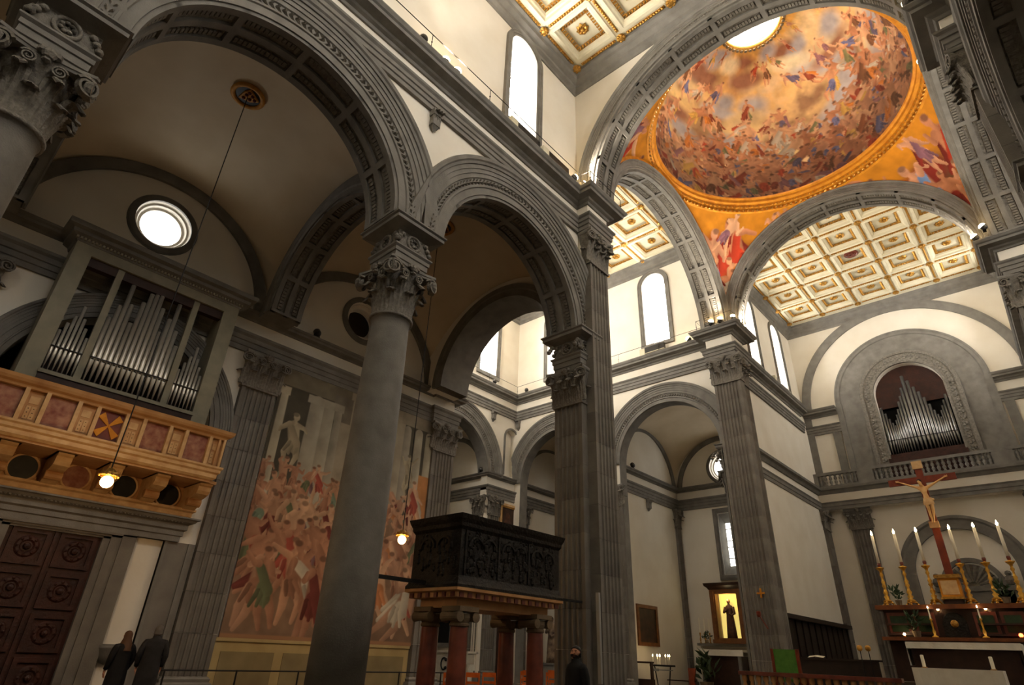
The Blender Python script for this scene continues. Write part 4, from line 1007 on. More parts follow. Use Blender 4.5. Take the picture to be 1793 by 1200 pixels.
b = MB()
for s in (-1, 1): b.pbox('y', OX + s * 1.98, OX + s * 4.05, 9.6, 16.25, CHY, CHY - .05).pbox('y', OX + s * 4.05, OX + s * 4.4, 9.6, 16.25, CHY, CHY - .14)
obj('grey_jamb_field', b, 'stone', wce)
obj('carved_arch', MB().arch([(1.98, 0), (1.98, .18), (2.1, .2), (2.12, .15), (2.6, .15), (2.62, .22), (2.75, .24), (2.82, .1), (2.82, 0)], 'y', (OX, 16.25), CHY - .05, -1, 48), 'stone_carved', wce)
b = MB(); g = MB()
for s in (-1, 1):
    b.pbox('y', OX + s * 1.98, OX + s * 2.12, 9.6, 16.25, CHY, CHY - .24).pbox('y', OX + s * 2.12, OX + s * 2.6, 9.6, 16.25, CHY, CHY - .2).pbox('y', OX + s * 2.6, OX + s * 2.82, 9.6, 16.25, CHY, CHY - .28)
    for k in range(17):
        z = 10.0 + .38 * k
        for q in range(3): g.ball((OX + s * 2.36 + .09 * math.cos(q * 2.1), CHY - .2, z + .09 * math.sin(q * 2.1)), .1, 6, (1, .6, 1))
for k in range(21):
    a = PI * k / 20
    for q in range(3): g.ball((OX + 2.36 * math.cos(a) + .09 * math.cos(q * 2.1), CHY - .2, 16.25 + 2.36 * math.sin(a) + .09 * math.sin(q * 2.1)), .1, 6, (1, .6, 1))
obj('carved_jamb', b, 'stone_carved', wce); o = obj('carved_garland', g, 'stone_carved', wce); o['kind'] = 'stuff'
PE = lambda s: [(CHX, CHY), (OX - 4.4, CHY)] if s < 0 else [(OX + 4.4, CHY), (CHR, CHY)]
for s in (-1, 1):
    obj('impost_cornice', MB().mould(PE(s), [(q, z) for q, z in CORN]).mould(PE(s), [(q, z - .05) for q, z in ARCHI]), 'stone', wce)
    obj('pilaster_strip', MB().pbox('y', OX + s * 4.5, OX + s * 5.0, 10.5, 14.5, CHY, CHY - .08), 'stone', wce)
    obj('corner_strip', MB().pbox('y', OX + s * 5.9 if s > 0 else CHX, OX + s * 6.6 if s > 0 else CHX + .45, 10.5, 16, CHY, CHY - .1), 'stone', wce)
# gallery with balustrade, entablature below
GP = [(CHX, 29.6), (CHX, CHY - .55), (CHR, CHY - .55), (CHR, 29.6)]
struct('trim_11', MB().mould(GP, [(0, 9.1), (.06, 9.1), (.06, 9.3), (.1, 9.32), (.1, 9.5), (.16, 9.6), (0, 9.62)]), 'stone', 'grey architrave band round the choir below the gallery')
struct('trim_12', MB().mould(GP, [(0, 10.1), (.08, 10.12), (.2, 10.3), (.34, 10.36), (.36, 10.5), (0, 10.5)]), 'stone', 'grey cornice band round the choir carrying the gallery')
struct('floor_gallery', MB().box(CHX, CHR, CHY - .6, CHY, 9.1, 10.45), 'plaster', 'floor and parapet band of the organ gallery')
bal = thing('gallery_balustrade', 'grey stone balustrade of the organ gallery on the choir end wall', 'balustrade', (OX, CHY - .7, 10.5))
obj('rail', MB().box(CHX, CHR, CHY - .85, CHY - .6, 11.32, 11.5), 'stone', bal)
obj('plinth', MB().box(CHX, CHR, CHY - .85, CHY - .6, 10.45, 10.62), 'stone', bal)
for x0, x1 in ((-8.4, -7.5), (-1.35, -.35), (CHX, CHX + .25), (1.8, CHR)): obj('pedestal', MB().box(x0, x1, CHY - .84, CHY - .61, 10.62, 11.32), 'stone', bal)
BL = mesh_of('baluster', MB().lathe([(.09, 0), (.09, .05), (.05, .08), (.10, .2), (.10, .27), (.05, .35), (.10, .43), (.10, .5), (.05, .62), (.09, .65), (.09, .70)], 10), 'stone', True)
for x0, x1, n in ((-7.5, -1.35, 22), (-10.8, -8.4, 8), (-.35, 1.8, 7)):
    for i in range(n): put('baluster', BL, bal, (x0 + (x1 - x0) * (i + .5) / n - OX, -.02, .12))
# lower end wall: pilasters, arch and shell pediment of the altarpiece
for x, lb in ((-9.0, 'left of the altar arch'), (.2, 'right of the altar arch')): pilaster('grey pilaster on the choir end wall ' + lb, (x, CHY - .02, FL), 0, 1.15, .25, 0, H(9.1), 1.2, 5)
for y, x, rz in ((CHY - .55, CHX, PI / 2),): pilaster('dark corner pilaster where the left choir wall meets the end wall', (x, y, FL), rz, .9, .2, 0, H(9.1), 1.2, 4)
obj('altar_arch', MB().arch([(2.4, 0), (2.4, .2), (2.9, .22), (3.0, .3), (3.15, .3), (3.15, 0)], 'y', (OX + .1, 5.0), CHY, -1, 40).box(OX + .1 - 3.15, OX + .1 - 2.4, CHY - .22, CHY, FL, 5).box(OX + .1 + 2.4, OX + .1 + 3.15, CHY - .22, CHY, FL, 5), 'stone', wce)
dr = thing('choir_doorway', 'grey doorway with a shell pediment behind the high altar', 'doorway', (OX + .3, CHY - .2, FL))
b = MB().box(OX - 1.35, OX - .55, CHY - .4, CHY, FL, 4.0).box(OX + 1.15, OX + 1.95, CHY - .4, CHY, FL, 4.0).box(OX - 1.35, OX + 1.95, CHY - .4, CHY, 3.0, 4.0)
obj('frame', b, 'stone', dr); obj('lintel_cornice', MB().box(OX - 1.55, OX + 2.15, CHY - .5, CHY, 4.0, 4.25), 'stone', dr)
sh = MB(); c = (OX + .3, 4.25)
for k in range(11):
    a = PI * k / 10; sh.tube([(c[0] + .25 * math.cos(a), CHY - .3, c[1] + .25 * math.sin(a)), (c[0] + 1.15 * math.cos(a), CHY - .3, c[1] + 1.15 * math.sin(a))], [.06, .19], 6)
obj('shell', sh, 'stone_carved', dr); obj('shell_rim', MB().arch([(1.25, 0), (1.25, .25), (1.5, .25), (1.5, 0)], 'y', c, CHY - .2, -1, 24), 'stone', dr)
for s in (-1, 1): obj('acroterion', MB().ball((c[0] + s * 1.65, CHY - .35, 4.5), .28, 8).ball((c[0] + s * 1.65, CHY - .35, 4.85), .16, 8), 'stone_carved', dr)
obj('opening', MB().box(OX - .55, OX + 1.15, CHY - .1, CHY - .02, FL, 3.0), 'void', dr)

# ================================================================== right half of the church, mirrored or plain
wr = mirror(wnl, 'wall_nave_right', 'cream plaster wall above the right nave arcade')
NR = 2 * XC - NX
for i, w in enumerate(NWIN): window('x', NR, -1, *w, label='clerestory window in the right nave wall, %s' % ['beside the crossing', 'second from the crossing', 'third from the crossing', 'fourth from the crossing', 'fifth from the crossing'][i])
struct('wall_aisle_right', MB().box(10.6, 11, YB, 16.5, FL, 15.6), 'plaster', 'outer wall of the right aisle')
struct('ceiling_aisle_right', MB().box(NR + .9, 11, YB, 16.2, 14.3, 14.6), 'shaded_plaster', 'ceiling of the right aisle')
struct('wall_nave_rear', MB().box(-19.5, 11, YB - .4, YB, FL, 23.6), 'plaster', 'rear wall of the nave behind the viewpoint')
mirror(wte, 'wall_transept_right_east', 'east wall of the right transept'); mirror(wtn, 'wall_transept_right_end', 'end wall of the right transept'); mirror(wtw, 'wall_transept_right_west', 'west wall of the right transept')
struct('wall_chapels_right', MB().box(2.2, 19, 36.6, 37, FL, 15.4).box(17.7, 18, 29, 37, FL, 15.4).box(2.6, 19, 29.2, 37, 14.6, 15).box(18.2, 25, 26.3, 26.6, FL, 15.4).box(18.2, 25, 19.3, 19.6, FL, 15.4).box(25, 25.3, 19.3, 26.6, FL, 15.4).box(18, 25.3, 19.3, 26.6, 14.6, 15), 'plaster', 'chapel walls behind the right transept')
MX = lambda x: 2 * XC - x
for i, (c, a, b_, r) in enumerate(EWIN): window('y', TYE, -1, MX(c), a, b_, r, label='window in the right transept east wall, %s' % ['inner', 'outer'][i])
for i, (c, a, b_, r) in enumerate(WWIN): window('y', TYW, 1, MX(c), a, b_, r, label='window in the right transept west wall, %s' % ['inner', 'outer'][i])
for i, w in enumerate(ENDW): window('x', MX(TX), -1, *w, label='window in the right transept end wall, %s' % ['left', 'right'][i])
struct('ceiling_rear_aisle', MB().box(-19.5, NX - .9, YB, -8.0, 14.3, 14.6), 'shaded_plaster', 'ceiling of the left aisle behind the viewpoint')
# ================================================================== THINGS
# ---- organ pipes
def pipe_mesh(r, hgt, foot, m='tin'):
    b = MB().lathe([(.2 * r, 0), (r, foot), (r, foot + .02), (r, hgt), (r * .9, hgt), (r * .9, hgt - .05)], 14)
    return mesh_of('pipe', b, m, True)
def mouth(parent, r, foot):
    m = MB()
    for i in range(5):
        a0 = -PI / 2 - .55 + 1.1 * i / 5; a1 = a0 + .22
        m.add([(r * 1.03 * math.cos(a0), r * 1.03 * math.sin(a0), foot + .03), (r * 1.03 * math.cos(a1), r * 1.03 * math.sin(a1), foot + .03), (r * 1.03 * math.cos(a1), r * 1.03 * math.sin(a1), foot + .03 + r * .55), (r * 1.03 * math.cos(a0), r * 1.03 * math.sin(a0), foot + .03 + r * .55)], [(0, 1, 2, 3)])
    obj('mouth', m, 'black', parent, local=True)
def aisle_organ():
    o = thing('pipe_organ', 'pipe organ in a plain grey case standing on the marble gallery', 'organ', (-17.9, 3.74, 5.42), PI / 2)
    # local: x along the church (+y), front towards -y (the nave)
    Yc = 3.74; D = .85
    z0 = 0; zt = 4.0
    for s in (-1, 1):
        obj('post', MB().box(s * 2.11 - .22, s * 2.11 + .22, 0, D, 0, zt), 'organ_wood', o, local=True)
        obj('inner_post', MB().box(s * 1.08 - .085, s * 1.08 + .085, .06, .2, .35, zt - .02), 'organ_wood', o, local=True)
        obj('side_panel', MB().box(s * 2.28 - .04, s * 2.28 + .04, .1, D + .6, 0, zt + .2), 'organ_wood', o, local=True)
    obj('lintel', MB().box(-2.33, 2.33, 0, D, zt, zt + .32), 'organ_wood', o, local=True)
    obj('dark_rail', MB().box(-1.9, 1.9, .08, .3, zt - .28, zt), 'dark_wood', o, local=True)
    obj('cornice', MB().mould([(-2.33, .9), (-2.33, 0), (2.33, 0), (2.33, .9)], [(-.2, zt + .3), (.02, zt + .3), (.06, zt + .4), (.2, zt + .46), (.22, zt + .56), (.36, zt + .6), (.38, zt + .74), (-.2, zt + .74)]).box(-2.28, 2.28, .05, .9, zt + .325, zt + .7), 'stone', o, local=True)
    b = MB()
    for i in range(52): b.box(-2.4 + i * .0925, -2.4 + i * .0925 + .05, -.1, 0, zt + .35, zt + .44)
    x = obj('dentil_row', b, 'organ_wood', o, local=True); x['kind'] = 'stuff'
    obj('windchest', MB().box(-1.9, 1.9, -.02, .5, .05, .5), 'dark_wood', o, local=True)
    obj('chest_rail', MB().box(-1.92, 1.92, -.06, .0, .42, .52).box(-1.92, 1.92, -.04, .0, .02, .1), 'organ_wood', o, local=True)
    obj('back_shadow_board', MB().box(-1.9, 1.9, D + .5, D + .55, .1, 1.6), 'dark_wood', o, local=True)
    tops = [2.5, 2.95, 3.7, 3.1, 2.55, 3.3, 3.66, 3.7, 3.72, 3.35, 2.6, 3.1, 3.68, 2.8, 2.35]
    for i, t in enumerate(tops):
        x = -.92 + 1.84 * i / 14; r = .062
        p_ = put('pipe', pipe_mesh(r, t - .52, .62), o, (x, .12, .52)); mouth(p_, r, .62)
    for s in (-1, 1):
        for i, t in enumerate([1.7, 1.95, 2.2, 2.55, 2.2, 1.95, 1.7]):
            x = s * 1.52 + (i - 3) * .105; p_ = put('pipe', pipe_mesh(.042, t - .52, .5), o, (x, .12, .52))
        obj('pipe_rack', MB().box(s * 1.52 - .36, s * 1.52 + .36, .05, .08, 1.2, 1.23), 'iron', o, local=True)
    obj('pipe_rack', MB().box(-1.0, 1.0, .03, .055, 1.22, 1.25), 'iron', o, local=True)
aisle_organ()
def choir_organ():
    o = thing('pipe_organ', 'small organ of silvery pipes in the arched recess high above the altar', 'organ', (OX, CHY + .05, 11.9))
    hs = [15.5, 15.05, 14.65, 14.35, 14.15, 14.5, 14.85, 15.2, 15.7, 16.05, 16.6, 17.4, 17.0, 16.5, 16.1, 15.65, 15.15, 14.7, 14.4, 14.2, 14.6, 14.9, 15.25, 15.6]
    ws = [.085, .08, .07, .06, .055, .06, .065, .075, .085, .09, .1, .115, .115, .11, .1, .095, .085, .07, .06, .055, .06, .07, .08, .085]
    tot = sum(ws) * 2; x = -1.9; k = 3.8 / tot
    for h, w in zip(hs, ws):
        p_ = put('pipe', pipe_mesh(w * .88, h - 12.25, .8, 'tin_dark'), o, (x + w * k, .08, .35)); x += 2 * w * k
    obj('pipe_rack', MB().box(-1.95, 1.95, -.06, -.03, 1.25, 1.29), 'iron', o, local=True)
    obj('console_board', MB().box(-1.97, 1.97, -.05, .5, 0, .36), 'door_wood', o, local=True)
    obj('parapet_board', MB().box(-2.1, 2.1, -.36, -.30, -1.42, .03), 'door_wood', o, local=True)
    q = [(-1.98, 3.6), (1.98, 3.6)] + [(1.98 * math.cos(PI * i / 20), 4.35 + 1.98 * math.sin(PI * i / 20)) for i in range(21)]
    obj('curtain_board', MB().plate(q, [], 'y', .42, .06), 'door_wood', o, local=True)
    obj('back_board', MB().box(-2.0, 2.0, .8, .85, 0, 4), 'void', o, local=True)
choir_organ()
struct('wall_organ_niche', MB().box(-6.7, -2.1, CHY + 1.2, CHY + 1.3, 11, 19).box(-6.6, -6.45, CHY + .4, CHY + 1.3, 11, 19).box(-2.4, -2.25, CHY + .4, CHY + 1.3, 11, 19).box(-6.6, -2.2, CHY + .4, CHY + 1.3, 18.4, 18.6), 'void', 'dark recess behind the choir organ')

# ---- marble gallery over the door
def cantoria():
    g = thing('marble_gallery', 'carved marble gallery with inlaid panels on scroll consoles under the organ', 'gallery', (-17.7, 3.6, 2.95), PI / 2)
    L_ = 2.94; f = -.5                                  # local half length, front plane
    obj('top_rail', MB().mould([(-L_, 1.1), (-L_, f), (L_, f), (L_, 1.1)], [(-.3, 2.22), (.0, 2.22), (.03, 2.28), (.10, 2.32), (.14, 2.38), (.16, 2.46), (-.3, 2.46)]).box(-L_ + .05, L_ - .05, f + .05, -.2, 2.24, 2.44), 'marble', g, local=True)
    obj('base_moulding', MB().mould([(-L_, 1.1), (-L_, f), (L_, f), (L_, 1.1)], [(-.3, 1.06), (-.06, 1.06), (.0, 1.12), (.0, 1.22), (.05, 1.26), (.05, 1.34), (.09, 1.38), (.09, 1.43), (-.3, 1.43)]).box(-L_ + .04, L_ - .04, f + .06, 1.09, 1.09, 1.4), 'marble_fine', g, local=True)
    obj('back_panel', MB().box(-L_ + .02, L_ - .02, f + .14, f + .2, 1.4, 2.26).box(L_ - .2, L_ - .14, f, 1.1, 1.4, 2.26).box(-L_ + .14, -L_ + .2, f, 1.1, 1.4, 2.26), 'marble', g, local=True)
    x = -L_; ws = [.42, .66, .42, .66, .42, .66, .42, .66, .42, .66, .42]; tot = sum(ws); k = 2 * L_ / tot
    for i, w in enumerate(ws):
        w *= k; a, b_ = x + .05, x + w - .05
        obj('divider', MB().box(x - .045, x + .045, f - .01, f + .16, 1.42, 2.24), 'marble_fine', g, local=True)
        if i % 2:
            o = obj('panel', MB().box(a, b_, f + .10, f + .14, 1.46, 2.2), 'porphyry' if i != 5 else 'red_marble', g, local=True)
            if i == 5:
                m = (a + b_) / 2; fl_ = MB()
                for q in range(4):
                    an = PI / 4 + q * PI / 2; fl_.loft([[(m + .02 * math.cos(an + d), f + .09, 1.83 + .02 * math.sin(an + d)) for d in (-1.2, 1.2)] + [(m + .34 * math.cos(an + d), f + .09, 1.83 + .38 * math.sin(an + d)) for d in (.28, -.28)],
                                                       [(m + .02 * math.cos(an + d), f + .075, 1.83 + .02 * math.sin(an + d)) for d in (-1.2, 1.2)] + [(m + .33 * math.cos(an + d), f + .075, 1.83 + .37 * math.sin(an + d)) for d in (.25, -.25)]])
                obj('inlaid_flower', fl_, 'gold_paint', o, local=True)
        else:
            o = obj('panel', MB().box(a, b_, f + .10, f + .14, 1.46, 2.2), 'marble', g, local=True)
            m = (a + b_) / 2; q = MB().box(m - .10, m - .01, f + .085, f + .1, 1.52, 1.84).box(m + .01, m + .10, f + .085, f + .1, 1.52, 1.84).box(m - .10, m + .10, f + .085, f + .1, 1.9, 2.08)
            obj('raised_tablet', q, 'marble_fine', o, local=True)
            d = MB()
            for u in (-.055, .055):
                for r in range(3): d.ball((m + u, f + .083, 1.58 + .1 * r), .012, 5)
            obj('inlay_dot', d, 'scroll_black', o, local=True)
        x += w
    obj('divider', MB().box(L_ - .06, L_, f - .01, f + .16, 1.42, 2.24), 'marble_fine', g, local=True)
    obj('soffit', MB().box(-L_ + .1, L_ - .1, f + .1, 1.1, 1.0, 1.1), 'marble', g, local=True)
    obj('wall_slab', MB().box(-3.0, 3.0, .95, 1.1, .3, 1.05), 'marble', g, local=True)
    obj('lower_shelf', MB().mould([(-2.95, 1.1), (-2.95, .8), (2.95, .8), (2.95, 1.1)], [(-.1, .12), (.0, .12), (.06, .2), (.08, .3), (.14, .34), (.14, .4), (-.1, .4)]).box(-3.05, 3.05, .8, 1.1, .12, .4), 'marble_fine', g, local=True)
    for i in range(6):
        x = -2.85 + 5.7 * i / 5
        c = obj('console', MB().loft([[(x - .17, 1.0, z0), (x - .17, y, z0), (x + .17, y, z0), (x + .17, 1.0, z0)] for y, z0 in ((.62, .38), (.46, .46), (.40, .54), (.46, .62), (.16, .66), (-.05, .72), (-.12, .80), (-.12, .92), (-.2, .95), (-.2, 1.06))]), 'marble_fine', g, local=True)
        obj('scroll', MB().lathe([(.1, -.19), (.12, -.18), (.12, .18), (.1, .19)], 12), 'marble', c, local=True)
        s_ = c.children[0]; s_.location = (x, .42, .55); s_.rotation_euler = (0, PI / 2, 0)
        obj('cap_moulding', MB().box(x - .22, x + .22, -.28, 1.0, 1.0, 1.08), 'marble', c, local=True)
    for i in range(5):
        x = -2.28 + 1.14 * i
        t = MB().lathe([(.30, -.04), (.34, -.05), (.36, -.03), (.36, 0)], 28, caps=False); t.v = [(x + a, .93 + c_, .70 + b_) for a, b_, c_ in t.v]
        o = obj('roundel_ring', t, 'marble_fine', g, local=True)
        t = MB().lathe([(.30, -.02), (.30, 0)], 28); t.v = [(x + a, .935 + c_, .70 + b_) for a, b_, c_ in t.v]
        obj('roundel_disc', t, 'porphyry' if i == 2 else 'dark_disc', o, local=True)
cantoria()
# ---- door below the gallery
dw = MB()
def doorway():
    d = struct('door_1', MB().box(AISX - .1, AISX, 2.69, 4.70, FL, 2.31), 'door_wood', 'dark panelled double door under the marble gallery')
    for j in range(2):
        y0 = 2.69 + 1.005 * j
        for i in range(4):
            z = FL + .15 + .93 * i; p_ = obj('door_panel', MB().plate(rect(y0 + .1, y0 + .92, z, z + .82), [rect(y0 + .2, y0 + .82, z + .1, z + .72)], 'x', AISX, .06), 'door_wood', d)
            t = MB().lathe([(.12, 0), (.16, .035), (.22, .03), (.26, 0)], 20, caps=False).ball((0, 0, .01), .09, 8)
            for q in range(8): t.ball((.2 * math.cos(q * PI / 4), .2 * math.sin(q * PI / 4), .02), .045, 5)
            t.v = [(AISX + c, y0 + .51 + a, z + .41 + b_) for a, b_, c in t.v]; obj('carved_rosette', t, 'door_wood', p_)
    obj('meeting_strip', MB().box(AISX, AISX + .07, 3.66, 3.73, FL, 2.31), 'door_wood', d)
    f = MB()
    for k, (a, b_, dd_) in enumerate(((2.05, 2.3, .22), (2.3, 2.52, .17), (2.52, 2.69, .12), (4.7, 4.87, .12), (4.87, 5.12, .17), (5.12, 5.46, .22))): f.box(AISX, AISX + dd_, a, b_, FL, 2.31 + (.14 if k in (0, 5) else (.1 if k in (1, 4) else .05)))
    f.box(AISX, AISX + .12, 2.52, 4.87, 2.31, 2.36).box(AISX, AISX + .17, 2.3, 5.12, 2.36, 2.41).box(AISX, AISX + .22, 2.05, 5.46, 2.41, 2.46)
    obj('stone_frame', f, 'stone_block', d)
    P = [(AISX, -.1), (AISX, 6.55)]
    obj('door_entablature', MB().mould([(AISX, .5), (AISX + .18, .5), (AISX + .18, 6.5), (AISX, 6.5)], [(-.1, 2.46), (.04, 2.46), (.04, 2.6), (.08, 2.62), (.08, 2.74), (.14, 2.78), (.14, 2.92), (.26, 2.98), (.3, 3.04), (.36, 3.06), (.36, 3.1), (-.1, 3.1)]).box(AISX, AISX + .18, .5, 6.5, 2.46, 3.09), 'stone', d)
    eg = MB()
    for i in range(64):
        y = .55 + i * .093; eg.ball((AISX + .4, y, 2.98), .04, 6, (1, 1, 1.3))
    x = obj('egg_row', eg, 'stone_carved', d); x['kind'] = 'stuff'
    st = MB().box(AISX, AISX + .12, 6.2, 7.05, FL, 2.46).box(AISX, AISX + .12, 5.46, 6.2, FL, -1.05)
    obj('side_strip', st, 'stone_block', d)
    obj('side_strip', MB().box(AISX, AISX + .12, .4, 1.2, FL, 2.46), 'stone_block', d)
    obj('strip_edge', MB().box(AISX, AISX + .16, 6.2, 6.28, -1.05, 2.46).box(AISX, AISX + .16, 6.85, 6.95, FL, 2.46), 'stone', d)
doorway()
st = thing('holy_water_stoup', 'half-round grey stone basin fixed to the wall beside the door', 'basin', (AISX + .08, 5.68, -.6))
obj('bowl', MB().lathe([(.02, 0), (.16, .06), (.26, .2), (.29, .34), (.31, .36), (.31, .42), (.25, .42), (.2, .3)], 24, a0=-PI / 2, a1=PI / 2), 'stone', st, local=True, smooth=True)
obj('wall_plate', MB().box(-.07, .0, -.3, .3, .3, .46), 'stone', st, local=True)

# ---- bronze pulpit on marble columns
def pulpit():
    x0, x1, y0, y1 = -11.5, -9.9, 9.3, 12.85
    P = thing('bronze_pulpit', 'dark bronze pulpit with relief panels raised on four red marble columns', 'pulpit', ((x0 + x1) / 2, (y0 + y1) / 2, FL))
    path = [(x0, y0), (x1, y0), (x1, y1), (x0, y1)]
    bd = obj('body', MB().box(x0, x1, y0, y1, 1.3, 2.6), 'bronze', P)
    obj('top_cornice', MB().mould(path, [(-.3, 2.45), (.0, 2.45), (.05, 2.52), (.06, 2.6), (.10, 2.68), (.13, 2.78), (-.3, 2.78)], True).box(x0, x1, y0, y1, 2.7, 2.77), 'bronze', P)
    obj('base_cornice', MB().mould(path, [(-.3, 1.24), (.08, 1.24), (.08, 1.3), (.04, 1.36), (.02, 1.42), (.0, 1.48), (-.3, 1.48)], True), 'bronze', P)
    rg = random.Random(4)
    for face in range(2):                                # relief panels: front (3) and left end (1)
        for k in range(3 if face == 0 else 1):
            r = MB()
            n = 46 if face == 0 else 40; w = (y1 - y0 - .3) / 3 if face == 0 else (x1 - x0 - .2)
            s0 = y0 + .15 + k * w if face == 0 else x0 + .1
            for q in range(n):
                u = s0 + .06 + (w - .12) * rg.random(); z = 1.55 + .78 * rg.random(); R = rg.uniform(.035, .075)
                c = (x1 + .0, u, z) if face == 0 else (u, y0 - .0, z)
                r.ball(c, R, 6, (.8, 1, 1.7) if face == 0 else (1, .8, 1.7)); c2 = (c[0], c[1], c[2] + R * 2.0); r.ball(c2, R * .6, 6)
            if face == 0: r.box(x1, x1 + .03, s0 - .02, s0 + .04, 1.5, 2.45)
            for q in range(2):
                a = s0 + w * (.3 + .4 * q)
                r.arch([(.2, 0), (.2, .05), (.25, .05), (.25, 0)], 'x' if face == 0 else 'y', (a, 2.1), x1 if face == 0 else y0, 1 if face == 0 else -1, 12)
            o = obj('relief_panel', r, 'bronze', bd); o['kind'] = 'stuff'
    den = obj('marble_slab', MB().mould(path, [(-.5, 1.12), (-.06, 1.12), (.02, 1.16), (.08, 1.18), (.08, 1.25), (-.5, 1.25)], True).box(x0, x1, y0, y1, 1.05, 1.24), 'marble', P)
    me = mesh_of('dentil', MB().box(-.05, .05, -.06, .06, -.1, 0), 'red_marble')
    q = top_of(P).location
    for i in range(14):
        y = y0 + .12 + (y1 - y0 - .24) * i / 13; put('dentil', me, den, (x1 - .02 - q.x, y - q.y, 1.15 - q.z))
    for i in range(6):
        x = x0 + .12 + (x1 - x0 - .24) * i / 5; put('dentil', me, den, (x - q.x, y0 + .02 - q.y, 1.15 - q.z))
    obj('beam', MB().box(x0 + .2, x1 - .2, y0 + .2, y1 - .2, .86, 1.06), 'marble', P)
    for cx in (x0 + .35, x1 - .3):
        for cy in (y0 + .42, y1 - .55):
            c = obj('column', MB().lathe([(.20, FL + .16), (.205, -.5), (.19, .45), (.185, .5)], 20, (cx, cy)), 'red_marble', P, smooth=True)
            obj('column_base', MB().lathe([(.3, FL), (.3, FL + .06), (.26, FL + .08), (.28, FL + .12), (.21, FL + .17)], 20, (cx, cy)), 'marble', c)
            cap = MB().lathe([(.19, .48), (.22, .5), (.22, .54), (.2, .56), (.24, .66), (.24, .74)], 20, (cx, cy)).box(cx - .29, cx + .29, cy - .29, cy + .29, .78, .88)
            for sy in (-1, 1):
                t = MB().lathe([(.04, -.28), (.11, -.27), (.09, -.1), (.09, .1), (.11, .27), (.04, .28)], 12); t.v = [(cx + z, cy + sy * .24 + x_, .68 + y_) for x_, y_, z in t.v]; cap.add(t.v, t.f)
            obj('column_capital', cap, 'stone_brown', c)
    return P
pulpit()
tag(obj('tie_bar', MB().box(-11.0, -10.92, 7.8, 9.28, 1.32, 1.40), 'iron', origin=(-10.95, 8.5, 1.32)), 'iron bar tying the pulpit to the round column', 'bar')
tag(obj('tie_bar', MB().box(-10.4, -10.34, 12.9, 14.5, 1.32, 1.38), 'iron', origin=(-10.4, 13.7, 1.32)), 'iron bar tying the pulpit to the fluted pier', 'bar')
tag(obj('cable_duct', MB().box(-10.0, -9.9, 14.66, 14.74, -.55, 1.6).box(-10.0, -9.9, 14.66, 14.74, -.6, -.55), 'tin_plate', origin=(-10.0, 14.7, -.6)), 'pale vertical cable duct on the corner of the crossing pier', 'duct')

# ---- figures grown from a skeleton
def skin_mesh(V, Ed, root, m, m2=None, test=None, lv=2):
    me = bpy.data.meshes.new('body'); keys = list(V); me.from_pydata([V[k][0] for k in keys], [(keys.index(a), keys.index(b)) for a, b in Ed], [])
    ob = bpy.data.objects.new('tmp', me); COL.objects.link(ob)
    sk = ob.modifiers.new('skin', 'SKIN'); sk.use_smooth_shade = True
    for i, k in enumerate(keys):
        r = V[k][1]; me.skin_vertices[0].data[i].radius = (r, r) if not isinstance(r, tuple) else r
        me.skin_vertices[0].data[i].use_root = (k == root)
    s = ob.modifiers.new('sub', 'SUBSURF'); s.levels = lv; s.render_levels = lv
    dg = bpy.context.evaluated_depsgraph_get(); out = bpy.data.meshes.new_from_object(ob.evaluated_get(dg)); bpy.data.objects.remove(ob)
    out.materials.clear(); out.materials.append(MATS[m])
    if m2:
        out.materials.append(MATS[m2])
        for p_ in out.polygons:
            if test(p_.center): p_.material_index = 1
    return out
def chain(V, Ed, prev, name, pts):
    for i, (c, r) in enumerate(pts):
        k = '%s%d' % (name, i); V[k] = (c, r); Ed.append((prev, k)); prev = k
    return prev
def hand(V, Ed, wrist, s, c, d):
    """palm and five fingers hanging from the wrist at c; d = direction down the hand"""
    x, y, z = c
    p_ = chain(V, Ed, wrist, 'palm%d' % s, [((x, y - .01, z - .05), .028), ((x, y - .015, z - .085), .030)])
    for i, (oy, ln) in enumerate(((-.033, .068), (-.011, .078), (.011, .073), (.033, .058))):
        chain(V, Ed, p_, 'f%d_%d_' % (s, i), [((x - s * .004, y - .012 + oy, z - .105), .009), ((x - s * .012, y - .012 + oy, z - .105 - ln * .55), .0085), ((x - s * .03, y - .012 + oy, z - .105 - ln), .007)])
    chain(V, Ed, 'palm%d0' % s, 'th%d_' % s, [((x - s * .012, y - .05, z - .075), .010), ((x - s * .02, y - .062, z - .11), .008)])
